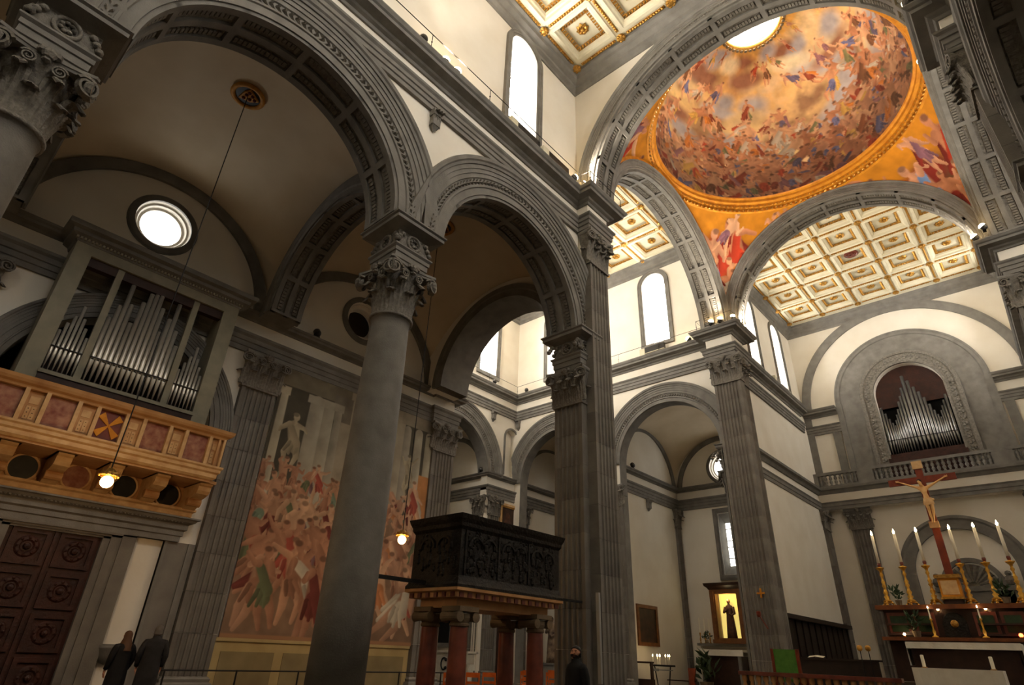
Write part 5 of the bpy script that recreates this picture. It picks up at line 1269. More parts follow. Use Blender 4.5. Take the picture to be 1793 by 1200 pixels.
def person(name, label, loc, rz, hgt, coat, hair, hairlen, coatlen=.55, beard=False, turn=0.):
    t = thing(name, label, 'person', loc, rz); k = hgt / 1.76
    V, Ed = {}, []
    V['pel'] = ((0, 0, .95), (.16, .13))
    chain(V, Ed, 'pel', 'sp', [((0, 0, 1.15), (.15, .12)), ((0, .01, 1.36), (.18, .13)), ((0, .01, 1.47), (.10, .09))])
    tn = math.sin(turn), -math.cos(turn)
    chain(V, Ed, 'sp2', 'nk', [((0, 0, 1.53), .055), ((tn[0] * .01, tn[1] * .01, 1.585), (.062, .07)), ((tn[0] * .012, tn[1] * .012, 1.66), (.080, .094)), ((0, 0, 1.735), (.066, .075))])
    chain(V, Ed, 'nk2', 'nose', [((tn[0] * .092, tn[1] * .092, 1.655), .018), ((tn[0] * .112, tn[1] * .112, 1.638), .012)])
    chain(V, Ed, 'nk1', 'chin', [((tn[0] * .07, tn[1] * .07, 1.575), .03)])
    for s in (-1, 1):
        chain(V, Ed, 'nk2', 'ear%d' % s, [((s * tn[1] * -.088, s * tn[0] * .088, 1.655), .016)])
        w = chain(V, Ed, 'sp1', 'arm%d' % s, [((s * .18, .01, 1.42), .07), ((s * .235, .03, 1.27), .055), ((s * .26, .03, 1.13), .046), ((s * .255, -.04, 1.0), .038), ((s * .25, -.09, .90), .027)])
        hand(V, Ed, w, s, (s * .25, -.09, .90), None)
        f_ = chain(V, Ed, 'pel', 'leg%d' % s, [((s * .10, 0, .86), .105), ((s * .105, -.01, .68), .085), ((s * .105, -.01, .50), .062), ((s * .105, .01, .32), .058), ((s * .105, .02, .09), .042), ((s * .115, -.06, .05), .042), ((s * .12, -.16, .035), .032)])
    b = obj('body', skin_mesh(V, Ed, 'pel', coat, 'skin', lambda c: c.z > 1.505 or (abs(c.x) > .2 and c.z < .91)), None, t); b.scale = (k, k, k)
    # coat, open at the hem, with collar and sleeves
    rg = [(.9 - coatlen + .10, .25, .19), (.75, .235, .185), (.95, .22, .18), (1.12, .205, .165), (1.28, .225, .17), (1.40, .235, .165), (1.46, .19, .14), (1.50, .10, .10), (1.56, .088, .09)]
    n = 24
    c = MB().loft([[(a * math.cos(2 * PI * j / n) * (1 + .02 * math.sin(5 * j)), .012 + d * math.sin(2 * PI * j / n), z) for j in range(n)] for z, a, d in rg], True, False)
    co = obj('coat', c, coat, t, local=True, smooth=True); co.scale = (k, k, k)
    for s in (-1, 1):
        x = obj('sleeve', MB().tube([(s * .16, .01, 1.43), (s * .20, .02, 1.36), (s * .25, .03, 1.25), (s * .275, .03, 1.13), (s * .265, -.035, 1.0), (s * .255, -.08, .92)], [.085, .09, .078, .068, .058, .052], 12), coat, co, local=True, smooth=True)
    # hair shell
    h = MB(); n = 20; rings = []
    for i in range(9):
        rings.append([])
        for j in range(n):
            b_ = 2 * PI * j / n; a = PI * .5 * i / 8 * (1 - .42 * max(0, -math.sin(b_)) ** .6); q = math.sin(a)
            rings[-1].append((.096 * q * math.cos(b_), .012 + .112 * q * math.sin(b_), 1.665 + .115 * math.cos(a)))
    h.loft(rings[1:], True, False); h.add([rings[1][j] for j in range(n)], [tuple(range(n))])
    back = []
    for z, a, d in ((1.665, .096, .112), (1.60, .096, .108), (1.60 - hairlen * .4, .10 + .12 * hairlen, .11 + .2 * hairlen), (1.60 - hairlen, .08 + .22 * hairlen, .09 + .42 * hairlen)):
        back.append([(a * math.cos(PI * j / 14 - .12 + .24 * j / 14), .012 + d * math.sin(PI * j / 14 - .12 + .24 * j / 14), z) for j in range(15)])
    h.loft(back, False, False)
    x = obj('hair', h, hair, t, local=True, smooth=True); x.scale = (k, k, k); x.rotation_euler.z = turn
    if beard:
        bd = MB().loft([[(r * math.sin(a), -r * math.cos(a) * 1.12, z) for a in (-1.5, -1.0, -.5, 0, .5, 1.0, 1.5)] for r, z in ((.078, 1.615), (.082, 1.585), (.07, 1.555), (.045, 1.54))], False, False)
        x = obj('beard', bd, hair, t, local=True, smooth=True); x.scale = (k, k, k); x.rotation_euler.z = turn
        for s in (-1, 1):
            x = obj('eye', MB().ball((s * .033, -.088, 1.672), .011, 8), 'black', t, local=True); x.scale = (k, k, k); x.rotation_euler.z = turn
            x = obj('eyebrow', MB().tube([(s * .015, -.097, 1.692), (s * .035, -.095, 1.698), (s * .052, -.083, 1.692)], .006, 5), hair, t, local=True); x.scale = (k, k, k); x.rotation_euler.z = turn
        x = obj('mouth', MB().tube([(-.022, -.094, 1.598), (0, -.099, 1.600), (.022, -.094, 1.598)], .005, 5), 'red_wood', t, local=True); x.scale = (k, k, k); x.rotation_euler.z = turn
    return t
person('person', 'person with long brown hair in a black coat seen from behind beside the door', (-16.65, 5.36, FL), -PI / 2 + .2, 1.60, 'coat_black', 'hair_brown', .28, .62)
person('person', 'person with short grey hair in a dark long coat seen from behind beside the door', (-16.5, 5.95, FL), -PI / 2 - .25, 1.74, 'coat_grey', 'hair_grey', .03, .62)
person('person', 'bearded person in a black high-collared jacket standing at the foot of the crossing pier', (-6.72, 9.2, FL), -.3, 1.61, 'coat_black', 'hair_dark', .02, .25, True, .55)

# ---- rush chairs
def chair():
    t = thing('chair', '', 'chair')
    for s in (-1, 1):
        obj('back_post', MB().box(s * .2 - .02, s * .2 + .02, .18, .22, 0, .9), 'chair_wood', t, local=True)
        obj('leg', MB().box(s * .2 - .02, s * .2 + .02, -.2, -.16, 0, .44), 'chair_wood', t, local=True)
    obj('seat', MB().box(-.22, .22, -.21, .2, .43, .47), 'chair_wood', t, local=True)
    obj('top_rail', MB().loft([[(x, .17 + .03 * math.cos(x * 6), z) for x in np.linspace(-.22, .22, 7)] + [(x, .20 + .03 * math.cos(x * 6), z) for x in np.linspace(.22, -.22, 7)] for z in (.78, .84, .91)]), 'chair_wood', t, local=True)
    obj('back_rail', MB().box(-.2, .2, .185, .205, .60, .67), 'chair_wood', t, local=True)
    obj('stretcher', MB().box(-.2, .2, -.19, -.17, .2, .23).box(-.21, -.19, -.18, .2, .24, .27).box(.19, .21, -.18, .2, .24, .27), 'chair_wood', t, local=True)
    return t
ch0 = chair()
spots = [(-14.35, 13.55, 'orange wooden chair nearest the left pulpit columns'), (-14.75, 14.85, 'orange wooden chair showing between the left and right pulpit columns, left one'),
         (-14.9, 15.75, 'orange wooden chair showing between the left and right pulpit columns, right one'), (-16.3, 19.2, 'orange wooden chair just right of the third pulpit column'),
         (-15.5, 19.75, 'orange wooden chair behind the fourth pulpit column'), (-17.4, 20.6, 'orange wooden chair farther back between the right pulpit columns'),
         (-17.9, 22.9, 'small far orange wooden chair right of the pulpit columns'), (-15.0, 20.6, 'orange wooden chair against the left edge of the crossing pier'), (-7.75, 13.1, 'orange wooden chair alone at the foot of the crossing pier')]
for i, (x, y, lb) in enumerate(spots):
    c = ch0 if i == 0 else copy_tree(ch0)
    c.location = (x, y, FL); c.rotation_euler = (0, 0, PI + .55 + .12 * math.sin(i * 3)); c['label'] = lb; c['group'] = 'orange wooden chairs'

# ---- barrier in front of the fresco
br = thing('rope_barrier', 'thin dark metal barrier rail in front of the fresco wall', 'barrier', (-17.5, 11, FL))
obj('rail', MB().tube([(-17.5, 6.6, -.66), (-17.5, 16.2, -.66)], .02, 6), 'iron', br)
for i in range(6): obj('post', MB().tube([(-17.5, 6.7 + 1.85 * i, FL), (-17.5, 6.7 + 1.85 * i, -.64)], .025, 6), 'iron', br)

# ---- crucifix, candlesticks, high altar
PRE = struct('floor_presbytery', MB().box(-9.85, 1.6, 23.65, CHY, FL, FL + .55), 'floor', 'raised dark presbytery floor carrying the high altar')
obj('step', MB().box(-7.5, -.5, 25.2, 34, FL + .55, FL + .75), 'floor', PRE)
obj('step', MB().box(-7.0, -1.0, 27.2, 32, FL + .75, FL + 1.1), 'floor', PRE)
AXX = -3.72
ha = thing('high_altar', 'dark inlaid marble high altar with stepped wooden shelves', 'altar', (AXX, 29.4, FL + 1.1))
obj('body', MB().box(-6.0, -1.45, 28.9, 30.3, FL + 1.1, 1.02).box(-6.0, -1.45, 29.0, 30.3, 1.0, 2.1), 'dark_wood', ha)
obj('lower_shelf', MB().box(-6.1, -1.3, 28.3, 29.1, 1.0, 1.12), 'shelf_wood', ha)
obj('upper_shelf', MB().box(-6.2, -1.2, 28.75, 30.2, 2.1, 2.26), 'shelf_wood', ha)
for i, (a, b_) in enumerate(((-5.9, -5.15), (-5.0, -4.3), (-3.1, -2.4), (-2.3, -1.6))):
    o = obj('inlaid_panel', MB().box(a, b_, 28.97, 29.02, 1.2, 2.0), 'red_marble', ha); obj('panel_field', MB().box(a + .1, b_ - .1, 28.94, 28.98, 1.32, 1.88), 'leaf_green', o)
o = obj('tabernacle_door', MB().arch([(.0, 0), (.0, .08), (.34, .08), (.38, .0)], 'y', (AXX, 1.62), 29.0, -1, 20).box(AXX - .38, AXX + .38, 28.9, 29.0, 1.12, 1.62), 'bronze', ha)
obj('door_medallion', MB().ball((AXX, 28.9, 1.6), .13, 12, (1, .4, 1)), 'gold', o)
for z in (1.2, 1.55):
    for q in (-5.95, -3.0): obj('gradine', MB().box(q, q + 1.5, 28.7, 29.0, z, z + .06), 'dark_wood', ha)
tb = thing('altar_tabernacle', 'small gilt box shrine at the foot of the crucifix', 'shrine', (AXX + .15, 29.35, 2.26))
obj('box', MB().box(-.34, .34, -.2, .2, .25, .95), 'gold_paint', tb, local=True); obj('lid', MB().box(-.42, .42, -.26, .26, .95, 1.08), 'gold', tb, local=True); obj('sill', MB().box(-.38, .38, -.24, .24, .2, .28), 'gold', tb, local=True)
obj('front_panel', MB().box(-.27, .27, -.215, -.2, .36, .86), 'marble_fine', tb, local=True); obj('foot', MB().box(-.3, .3, -.18, .18, 0, .22), 'dark_wood', tb, local=True)
def candlestick():
    t = thing('altar_candlestick', '', 'candlestick')
    pr = [(.12, .16), (.17, .2), (.07, .28), (.11, .36), (.05, .42), (.10, .52), (.06, .6), (.045, .7), (.09, .78), (.05, .84), (.08, .92), (.04, 1.0), (.035, 1.12), (.075, 1.2), (.04, 1.28), (.06, 1.36), (.15, 1.45), (.16, 1.48), (.05, 1.5), (.04, 1.56)]
    obj('stem', MB().lathe(pr, 14), 'brass', t, local=True, smooth=True)
    f = MB().lathe([(.2, .12), (.12, .18), (.1, .2)], 3)
    obj('foot', f, 'brass', t, local=True)
    for q in range(3):
        a = 2 * PI * q / 3 - PI / 2; obj('paw', MB().ball((.22 * math.cos(a), .22 * math.sin(a), .05), .055, 8).tube([(.1 * math.cos(a), .1 * math.sin(a), .2), (.2 * math.cos(a), .2 * math.sin(a), .1)], .045, 6), 'brass', t, local=True, smooth=True)
    obj('drip_cap', MB().lathe([(.05, 1.52), (.07, 1.6), (.06, 1.66)], 12), 'red_marble', t, local=True)
    c = obj('candle', MB().lathe([(.058, 1.6), (.054, 2.76), (.02, 2.79)], 12), 'wax', t, local=True, smooth=True)
    obj('flame', MB().lathe([(.01, 2.78), (.045, 2.83), (.03, 2.90), (.003, 2.98)], 8), 'flame', c, local=True, smooth=True)
    return t
cs0 = candlestick(); WD = ['leftmost', 'second from the left', 'third from the left, next to the crucifix', 'fourth from the left, right of the crucifix', 'fifth from the left', 'rightmost']
for i, x in enumerate((-5.84, -5.01, -4.21, -3.07, -2.27, -1.52)):
    c = cs0 if i == 0 else copy_tree(cs0); c.location = (x, 29.5, 2.26); c['label'] = 'tall gilt altar candlestick with lit white candle, ' + WD[i]; c['group'] = 'six tall altar candlesticks'
cs = None
for i, x in enumerate((-4.39, -2.86)):
    t = thing('small_candlestick', 'small brass candlestick with lit candle on the lower altar shelf, %s' % ('left of the tabernacle door', 'right of the tabernacle door')[i], 'candlestick', (x, 28.6, 1.12), 0, 'two small altar candlesticks')
    obj('stem', MB().lathe([(.12, 0), (.11, .04), (.04, .08), (.06, .2), (.025, .3), (.04, .45), (.02, .55), (.06, .62), (.03, .64)], 12), 'brass', t, local=True, smooth=True)
    c = obj('candle', MB().lathe([(.025, .62), (.024, .98), (.01, 1.0)], 8), 'wax', t, local=True); obj('flame', MB().lathe([(.004, .99), (.018, 1.02), (.003, 1.08)], 8), 'flame', c, local=True)
def crucifix():
    t = thing('crucifix', 'tall red wooden crucifix with a pale carved figure rising above the altar', 'crucifix', (-3.52, 29.7, 2.26))
    obj('upright', MB().box(-.13, .13, -.06, .06, .0, 5.68), 'red_wood', t, local=True)
    obj('crossbar', MB().box(-1.22, 1.22, -.05, .05, 4.75, 5.02), 'red_wood', t, local=True)
    obj('title_board', MB().box(-.19, .19, -.10, -.06, 5.35, 5.68), 'marble_fine', t, local=True)
    obj('foot_block', MB().box(-.17, .17, -.18, -.06, 2.90, 3.15), 'marble', t, local=True)
    V, Ed = {}, []
    V['pel'] = ((.04, -.17, 4.02), (.13, .10))
    chain(V, Ed, 'pel', 'sp', [((.01, -.18, 4.22), (.11, .08)), ((-.02, -.17, 4.44), (.15, .10)), ((-.02, -.16, 4.56), (.09, .07)), ((-.05, -.2, 4.64), .05), ((-.08, -.26, 4.72), (.075, .085)), ((-.09, -.25, 4.82), (.07, .075))])
    for s in (-1, 1):
        w = chain(V, Ed, 'sp1', 'arm%d' % s, [((s * .17, -.15, 4.54), .065), ((s * .42, -.12, 4.66), .045), ((s * .64, -.10, 4.78), .035), ((s * .80, -.08, 4.86), .028)])
        p_ = chain(V, Ed, w, 'hand%d' % s, [((s * .86, -.07, 4.89), .028)])
        for q in range(4): chain(V, Ed, p_, 'fg%d%d' % (s, q), [((s * .91, -.10, 4.87 + .022 * q), .009), ((s * .94, -.12, 4.88 + .02 * q), .008)])
        chain(V, Ed, w, 'tb%d' % s, [((s * .83, -.12, 4.91), .01), ((s * .86, -.14, 4.94), .008)])
        chain(V, Ed, 'pel', 'leg%d' % s, [((s * .08 + .04, -.19, 3.88), .085), ((s * .07 + .06, -.25, 3.66), .065), ((s * .06 + .05, -.22, 3.50), .052), ((s * .05 + .03, -.19, 3.36), .05), ((s * .03 + .02, -.15, 3.22), .032), ((s * .03 + .01, -.19, 3.14), .03), ((s * .03, -.22, 3.08), .024)])
    chain(V, Ed, 'sp4', 'nose', [((-.10, -.345, 4.73), .015)])
    b = obj('body', skin_mesh(V, Ed, 'pel', 'flesh_carved'), None, t)
    obj('loincloth', MB().loft([[(.04 + a * math.cos(2 * PI * j / 16), -.18 + d * math.sin(2 * PI * j / 16) * (1 + .1 * math.sin(3 * j)), z + .03 * math.sin(2 * PI * j / 16)) for j in range(16)] for z, a, d in ((3.82, .20, .14), (3.95, .18, .14), (4.06, .155, .12), (4.1, .14, .11))], True, False).ball((.22, -.2, 4.0), .06, 8), 'marble_fine', t, local=True, smooth=True)
    obj('hair', MB().ball((-.085, -.225, 4.80), .092, 10, (1, 1, .9)), 'dark_wood', t, local=True, smooth=True)
    return t
crucifix()
# altar table with cloth, front table with cloth, candles lying in holders
def clothed(name, label, x0, x1, y0, y1, z0, z1, drop, mbody):
    t = thing(name, label, 'altar table', ((x0 + x1) / 2, (y0 + y1) / 2, z0))
    obj('table', MB().box(x0 + .12, x1 - .12, y0 + .12, y1 - .1, z0, z1 - .02), mbody, t)
    obj('cloth_top', MB().box(x0, x1, y0, y1, z1 - .02, z1), 'linen', t)
    c = MB(); n = 30
    c.loft([[(x0 + (x1 - x0) * i / n, y0 - .01 - .015 * math.sin(i * 1.3) * k, z1 - drop[0] * k) for i in range(n + 1)] for k in (0, .5, 1)], False, False)
    obj('cloth_front', c, 'linen', t)
    for x in (x0, x1):
        obj('cloth_side', MB().loft([[(x + (.012 * math.sin(i * 1.4)) * k, y0 + (y1 - y0) * i / 10, z1 - drop[1] * k) for i in range(11)] for k in (0, .5, 1)], False, False), 'linen', t)
    return t
clothed('altar_table', 'long dark altar table with a white cloth hanging over its ends', -4.92, -1.78, 25.9, 27.0, FL + .75, .88, (.20, .72), 'dark_wood')
clothed('altar_table', 'front table wholly covered with a plain white cloth', -4.62, -2.3, 24.4, 25.15, FL + .55, .10, (.9, .9), 'dark_wood')
for i, x in enumerate((-4.35, -2.55)):
    t = thing('short_candle', 'thick unlit white candle on the front clothed table, %s' % ('left', 'right')[i], 'candle', (x, 24.9, .10), 0, 'two unlit candles')
    obj('wax', MB().lathe([(.05, .02), (.05, .36), (.03, .37)], 12), 'wax', t, local=True); obj('dish', MB().lathe([(.08, 0), (.08, .03), (.05, .03)], 12), 'gold', t, local=True)
for i, (x, y, z) in enumerate(((-1.86, 28.6, 1.12), (-5.35, 28.45, 1.12), (-4.12, 28.9, 2.0), (-2.65, 28.9, 2.0))):
    t = thing('votive_lamp', ['small red sanctuary light at the right end of the altar shelf', 'tiny gold lamp at the left end of the altar shelf', 'tiny amber light under the upper shelf, left', 'tiny amber light under the upper shelf, right'][i], 'lamp', (x, y, z))
    obj('cup', MB().lathe([(.04, 0), (.05, .04), (.03, .06)], 10), 'gold', t, local=True); obj('glass', MB().ball((0, 0, .10), .045 if i else .07, 8), 'red_light' if i == 0 else 'flame', t, local=True)
for i, (x, y) in enumerate(((-6.9, 28.0), (-6.62, 28.05))):
    t = thing('lectern_lamp', 'small shaded amber lamp on the choir desk, %s' % ('left', 'right')[i], 'lamp', (x, y, -.7), 0, 'pair of desk lamps')
    obj('stem', MB().lathe([(.08, 0), (.02, .04), (.015, 1.35)], 8), 'iron', t, local=True); obj('shade', MB().lathe([(.05, 1.30), (.10, 1.36), (.10, 1.46), (.05, 1.5)], 12), 'shield_yellow', t, local=True, smooth=True)
def flowers(label, x, y, z, s):
    t = thing('flower_arrangement', label, 'plant', (x, y, z)); rg = random.Random(int(x * 100))
    obj('pot', MB().lathe([(.10 * s, 0), (.14 * s, .2 * s), (.12 * s, .2 * s)], 12), 'stone_brown', t, local=True)
    lf = mesh_of('leaf', MB().add([(0, 0, 0), (.05 * s, 0, .14 * s), (0, -.03 * s, .30 * s), (-.05 * s, 0, .14 * s), (0, .02 * s, .14 * s)], [(0, 1, 4), (1, 2, 4), (2, 3, 4), (3, 0, 4), (0, 3, 2, 1)]), 'leaf_green')
    for q in range(34): put('leaf', lf, t, (rg.uniform(-.16, .16) * s, rg.uniform(-.16, .16) * s, (.2 + rg.uniform(0, .45)) * s), (rg.uniform(-1.1, 1.1), rg.uniform(-1.1, 1.1), rg.uniform(0, 6)))
    return t
flowers('dark green plant at the left end of the altar shelf', -5.35, 28.9, 2.26 - .0, .9); flowers('dark green plant on the lower altar shelf', -4.95, 28.55, 1.12, 1.1); flowers('dark green plant at the right end of the altar shelves', -1.95, 28.8, 2.26, 1.0)
pl = flowers('large dark leafy plant on the floor before the chapel altar', -16.2, 34.0, FL, 2.6)
flowers('small dark plant beside the lit shrine on the chapel altar', -16.75, 35.75, .98, .8)
# communion rail with balusters, green-backed seat, stalls
cr = thing('communion_rail', 'low marble balustrade rail in front of the choir', 'balustrade', (-7.3, 23.4, FL))
obj('rail', MB().box(-9.85, -4.75, 23.25, 23.55, -.34, -.22), 'red_marble', cr); obj('plinth', MB().box(-9.85, -4.75, 23.25, 23.55, FL, FL + .3), 'red_marble', cr)
BM = mesh_of('baluster', MB().lathe([(.09, 0), (.09, .06), (.05, .1), (.12, .28), (.10, .4), (.05, .62), (.09, .68), (.09, .84)], 10), 'marble', True)
for i in range(20): put('baluster', BM, cr, (-9.7 + 4.8 * i / 19 + 7.3, 0, .28))
gs = thing('celebrant_chair', 'wooden seat with a bright green cloth back behind the rail', 'chair', (-8.55, 24.5, FL + .55), 0)
obj('back_cloth', MB().box(-.40, .40, -.03, .03, .55, 1.42), 'green_cloth', gs, local=True)
for s in (-1, 1):
    obj('post', MB().box(s * .44 - .05, s * .44 + .05, -.05, .05, 0, 1.43), 'red_wood', gs, local=True); obj('arm', MB().box(s * .44 - .04, s * .44 + .04, .05, .6, .62, .68), 'red_wood', gs, local=True); obj('leg', MB().box(s * .44 - .04, s * .44 + .04, .55, .63, 0, .62), 'red_wood', gs, local=True)
obj('seat', MB().box(-.4, .4, .03, .62, .4, .48), 'green_cloth', gs, local=True)
sl = thing('choir_stalls', 'long dark panelled choir stalls along the left choir wall', 'stalls', (-10.4, 36.5, FL + .55))
obj('back', MB().box(-11.0, -10.85, 31.2, 42.2, FL + .55, 2.05), 'stall_wood', sl); obj('cornice', MB().box(-11.0, -10.55, 31.1, 42.2, 2.02, 2.22), 'stall_wood', sl)
for i in range(12): obj('divider', MB().box(-10.9, -10.2, 31.2 + i * .98, 31.28 + i * .98, FL + .55, .4).box(-10.88, -10.78, 31.2 + i * .98, 31.28 + i * .98, .4, 2.03), 'stall_wood', sl)
obj('seat_bench', MB().box(-10.85, -10.25, 31.2, 42.1, -.55, -.42), 'stall_wood', sl)
dk = thing('choir_desk', 'low dark desk in front of the choir stalls', 'desk', (-8.3, 28.6, FL + .55))
obj('front', MB().box(-9.3, -6.4, 28.2, 28.3, FL + .55, .25), 'stall_wood', dk); obj('top', MB().box(-9.35, -6.35, 28.15, 28.7, .25, .31), 'stall_wood', dk)
bk = thing('open_book', 'open white book lying on the dark choir desk', 'book', (-8.7, 28.35, .31)); obj('page', MB().add([(-.3, 0, .02), (0, 0, .06), (0, .3, .12), (-.3, .3, .08)], [(0, 1, 2, 3)]), 'book', bk, local=True); obj('page', MB().add([(0, 0, .06), (.3, 0, .02), (.3, .3, .08), (0, .3, .12)], [(0, 1, 2, 3)]), 'book', bk, local=True); obj('cover', MB().box(-.31, .31, 0, .3, 0, .02), 'dark_wood', bk, local=True)

# ---- candle-lit chapel
ca = thing('chapel_altar', 'chapel altar with white cloth and stone steps', 'altar', (-15.9, 35.9, FL))
obj('block', MB().box(-17.0, -14.7, 35.4, 36.3, FL, .35), 'dark_wood', ca); obj('cloth', MB().box(-17.35, -14.5, 35.2, 36.3, .55, .66).box(-17.35, -14.5, 35.18, 35.22, .35, .6), 'linen', ca)
for s in (-17.0, -14.85): obj('leg', MB().box(s, s + .15, 35.25, 35.4, FL + .3, .5), 'stone', ca)
obj('ledge', MB().box(-17.5, -13.9, 36.0, 36.59, .85, .98), 'stone', ca); obj('step', MB().box(-17.8, -14.0, 34.6, 36.6, FL, FL + .25), 'stone_brown', ca)
sh = thing('lit_shrine', 'wooden aedicule shrine glowing yellow around a standing statue', 'shrine', (-15.4, 36.2, .98))
obj('frame', MB().plate(rect(-.98, .98, 0, 2.95), [rect(-.64, .64, .28, 2.62)], 'y', -.28, .4), 'frame_wood', sh, local=True)
obj('cornice', MB().mould([(-.98, .3), (-.98, -.28), (.98, -.28), (.98, .3)], [(-.2, 2.85), (.02, 2.85), (.08, 2.95), (.2, 3.05), (.24, 3.2), (-.2, 3.2)]).box(-.98, .98, -.28, .3, 2.9, 3.15), 'dark_wood', sh, local=True)
for s in (-1, 1): obj('pilaster_strip', MB().box(s * .82 - .1, s * .82 + .1, -.34, -.28, .2, 2.75), 'frame_wood', sh, local=True)
obj('glowing_back', MB().box(-.66, .66, .32, .36, .25, 2.65), 'niche_light', sh, local=True); obj('base', MB().box(-1.02, 1.02, -.38, .3, 0, .2), 'frame_wood', sh, local=True)
_l = bpy.data.lights.new('shrine_bulb', 'POINT'); _l.energy = 14; _l.color = (1, .8, .4); _l.shadow_soft_size = .08
_o = bpy.data.objects.new('shrine_bulb', _l); COL.objects.link(_o); _o.parent = sh; _o.location = (0, -.22, 2.45)
def statue(name, label, loc, hgt, m_robe, m_skin, rz=0.):
    t = thing(name, label, 'statue', loc, rz); k = hgt / 1.8; n = 16
    rg = [(0, .26, .2), (.3, .24, .18), (.8, .2, .16), (1.05, .17, .14), (1.3, .2, .15), (1.45, .17, .12), (1.5, .07, .07), (1.56, .06, .065)]
    b = MB().loft([[(a * math.cos(2 * PI * j / n) * (1 + .07 * math.sin(4 * j)), d * math.sin(2 * PI * j / n), z) for j in range(n)] for z, a, d in rg])
    o = obj('robe', b, m_robe, t, local=True, smooth=True); o.scale = (k,) * 3
    o = obj('head', MB().ball((0, -.02, 1.67), .105, 12, (.85, .95, 1.15)).ball((0, -.125, 1.66), .02, 6), m_skin, t, local=True, smooth=True); o.scale = (k,) * 3
    o = obj('arms', MB().tube([(-.2, 0, 1.4), (-.27, -.05, 1.15), (-.1, -.2, 1.2), (.0, -.22, 1.28)], [.07, .06, .045, .04], 8).tube([(.2, 0, 1.4), (.27, -.05, 1.1), (.15, -.2, 1.0), (.05, -.22, 1.1)], [.07, .06, .045, .04], 8), m_robe, t, local=True, smooth=True); o.scale = (k,) * 3
    return t
statue('shrine_statue', 'robed statue standing inside the glowing shrine', (-15.4, 36.24, 1.26), 2.1, 'statue_robe', 'skin')
for i, x in enumerate((-17.35, -17.05, -16.75, -14.1)):
    t = thing('altar_candle', 'slim unlit white candle on the chapel ledge, %s' % ['leftmost', 'second from the left', 'nearest the shrine on its left', 'right of the shrine'][i], 'candle', (x, 36.2, .98), 0, 'slim chapel candles')
    obj('holder', MB().lathe([(.09, 0), (.03, .06), (.05, .2), (.02, .35), (.05, .55), (.02, .57)], 10), 'gold', t, local=True); obj('wax', MB().lathe([(.03, .56), (.028, 1.35), (.01, 1.36)], 8), 'wax', t, local=True)
pf = thing('chapel_painting', 'dark painting in a brown wooden frame on the chapel side wall', 'painting', (-18.15, 31.6, .66))
obj('frame', MB().plate(rect(30.5, 32.7, .66, 2.7), [rect(30.68, 32.52, .84, 2.52)], 'x', -18.2, .1), 'frame_wood', pf); obj('canvas', MB().box(-18.2, -18.16, 30.6, 32.6, .75, 2.6), 'canvas_dark', pf)
vs_ = thing('votive_stand', 'black iron votive stand with burning thin candles', 'candle stand', (-16.9, 30.6, FL))
obj('tray', MB().box(-.62, .62, -.2, .2, 1.18, 1.26), 'iron', vs_, local=True); obj('shelf', MB().box(-.5, .5, -.2, .15, 1.0, 1.04).box(-.5, -.1, -.24, -.2, .96, 1.08), 'tin_plate', vs_, local=True)
for s in (-.45, .45): obj('leg', MB().tube([(s * .6, 0, 0), (s, 0, 1.2)], .03, 6), 'iron', vs_, local=True)
for i, (x, y) in enumerate(((-.52, 0), (-.28, .05), (-.22, -.08), (-.16, .06), (-.1, 0), (.18, .05), (.24, -.05), (.32, .06), (.36, -.02), (.42, .04))):
    t = thing('votive_candle', 'thin burning taper on the black votive stand', 'candle', (-16.9 + x, 30.6 + y, FL + 1.26), 0, 'burning votive tapers'); c = obj('wax', MB().lathe([(.012, 0), (.011, .36), (.004, .37)], 6), 'wax', t, local=True); obj('flame', MB().lathe([(.004, .36), (.022, .40), (.003, .47)], 6), 'flame', c, local=True)
kn = thing('prayer_desk', 'dark wooden kneeler standing beside the votive candles', 'kneeler', (-18.0 + .6, 29.6, FL))
for s in (-.45, .45): obj('side', MB().box(s - .04, s + .04, -.1, .1, 0, 1.35), 'dark_wood', kn, local=True)
obj('top', MB().box(-.52, .52, -.14, .14, 1.3, 1.38), 'dark_wood', kn, local=True); obj('panel', MB().box(-.45, .45, -.05, .25, .1, .6), 'dark_wood', kn, local=True)
bn = thing('wooden_bench', 'reddish wooden bench end standing in the chapel', 'bench', (-16.6, 33.2, FL)); obj('end_panel', MB().loft([[(-.2, -.04, z), (-.2 + w, -.04, z), (-.2 + w, .04, z), (-.2, .04, z)] for z, w in ((0, .5), (.5, .3), (.8, .36), (1.15, .45))]), 'red_wood', bn, local=True); obj('seat', MB().box(-1.5, 0, -.02, .4, .5, .55), 'dark_wood', bn, local=True)
tag(obj('wall_cross', MB().box(-.05, .05, -.03, .03, 0, .46).box(-.2, .2, -.03, .03, .18, .28).ball((0, 0, .46), .07, 6).ball((-.2, 0, .23), .07, 6).ball((.2, 0, .23), .07, 6).ball((0, 0, 0), .07, 6), 'gold_paint', origin=(0, 0, 0)), 'small gilt cross fixed to the choir-side pier', 'cross').scale = (.7, .7, .7); bpy.data.objects['wall_cross'].location = (-10.35, 27.93, 2.6)
tag(obj('pier_lamp', MB().lathe([(.05, 0), (.09, .08), (.09, .22), (.06, .24)], 12).tube([(0, .1, .05), (.2, .08, -.3), (.3, .05, -.45)], .025, 6), 'red_wood', origin=(0, 0, 0)), 'small red sanctuary lamp on a curved arm on the choir-side pier', 'lamp').location = (-10.55, 27.85, 1.8)

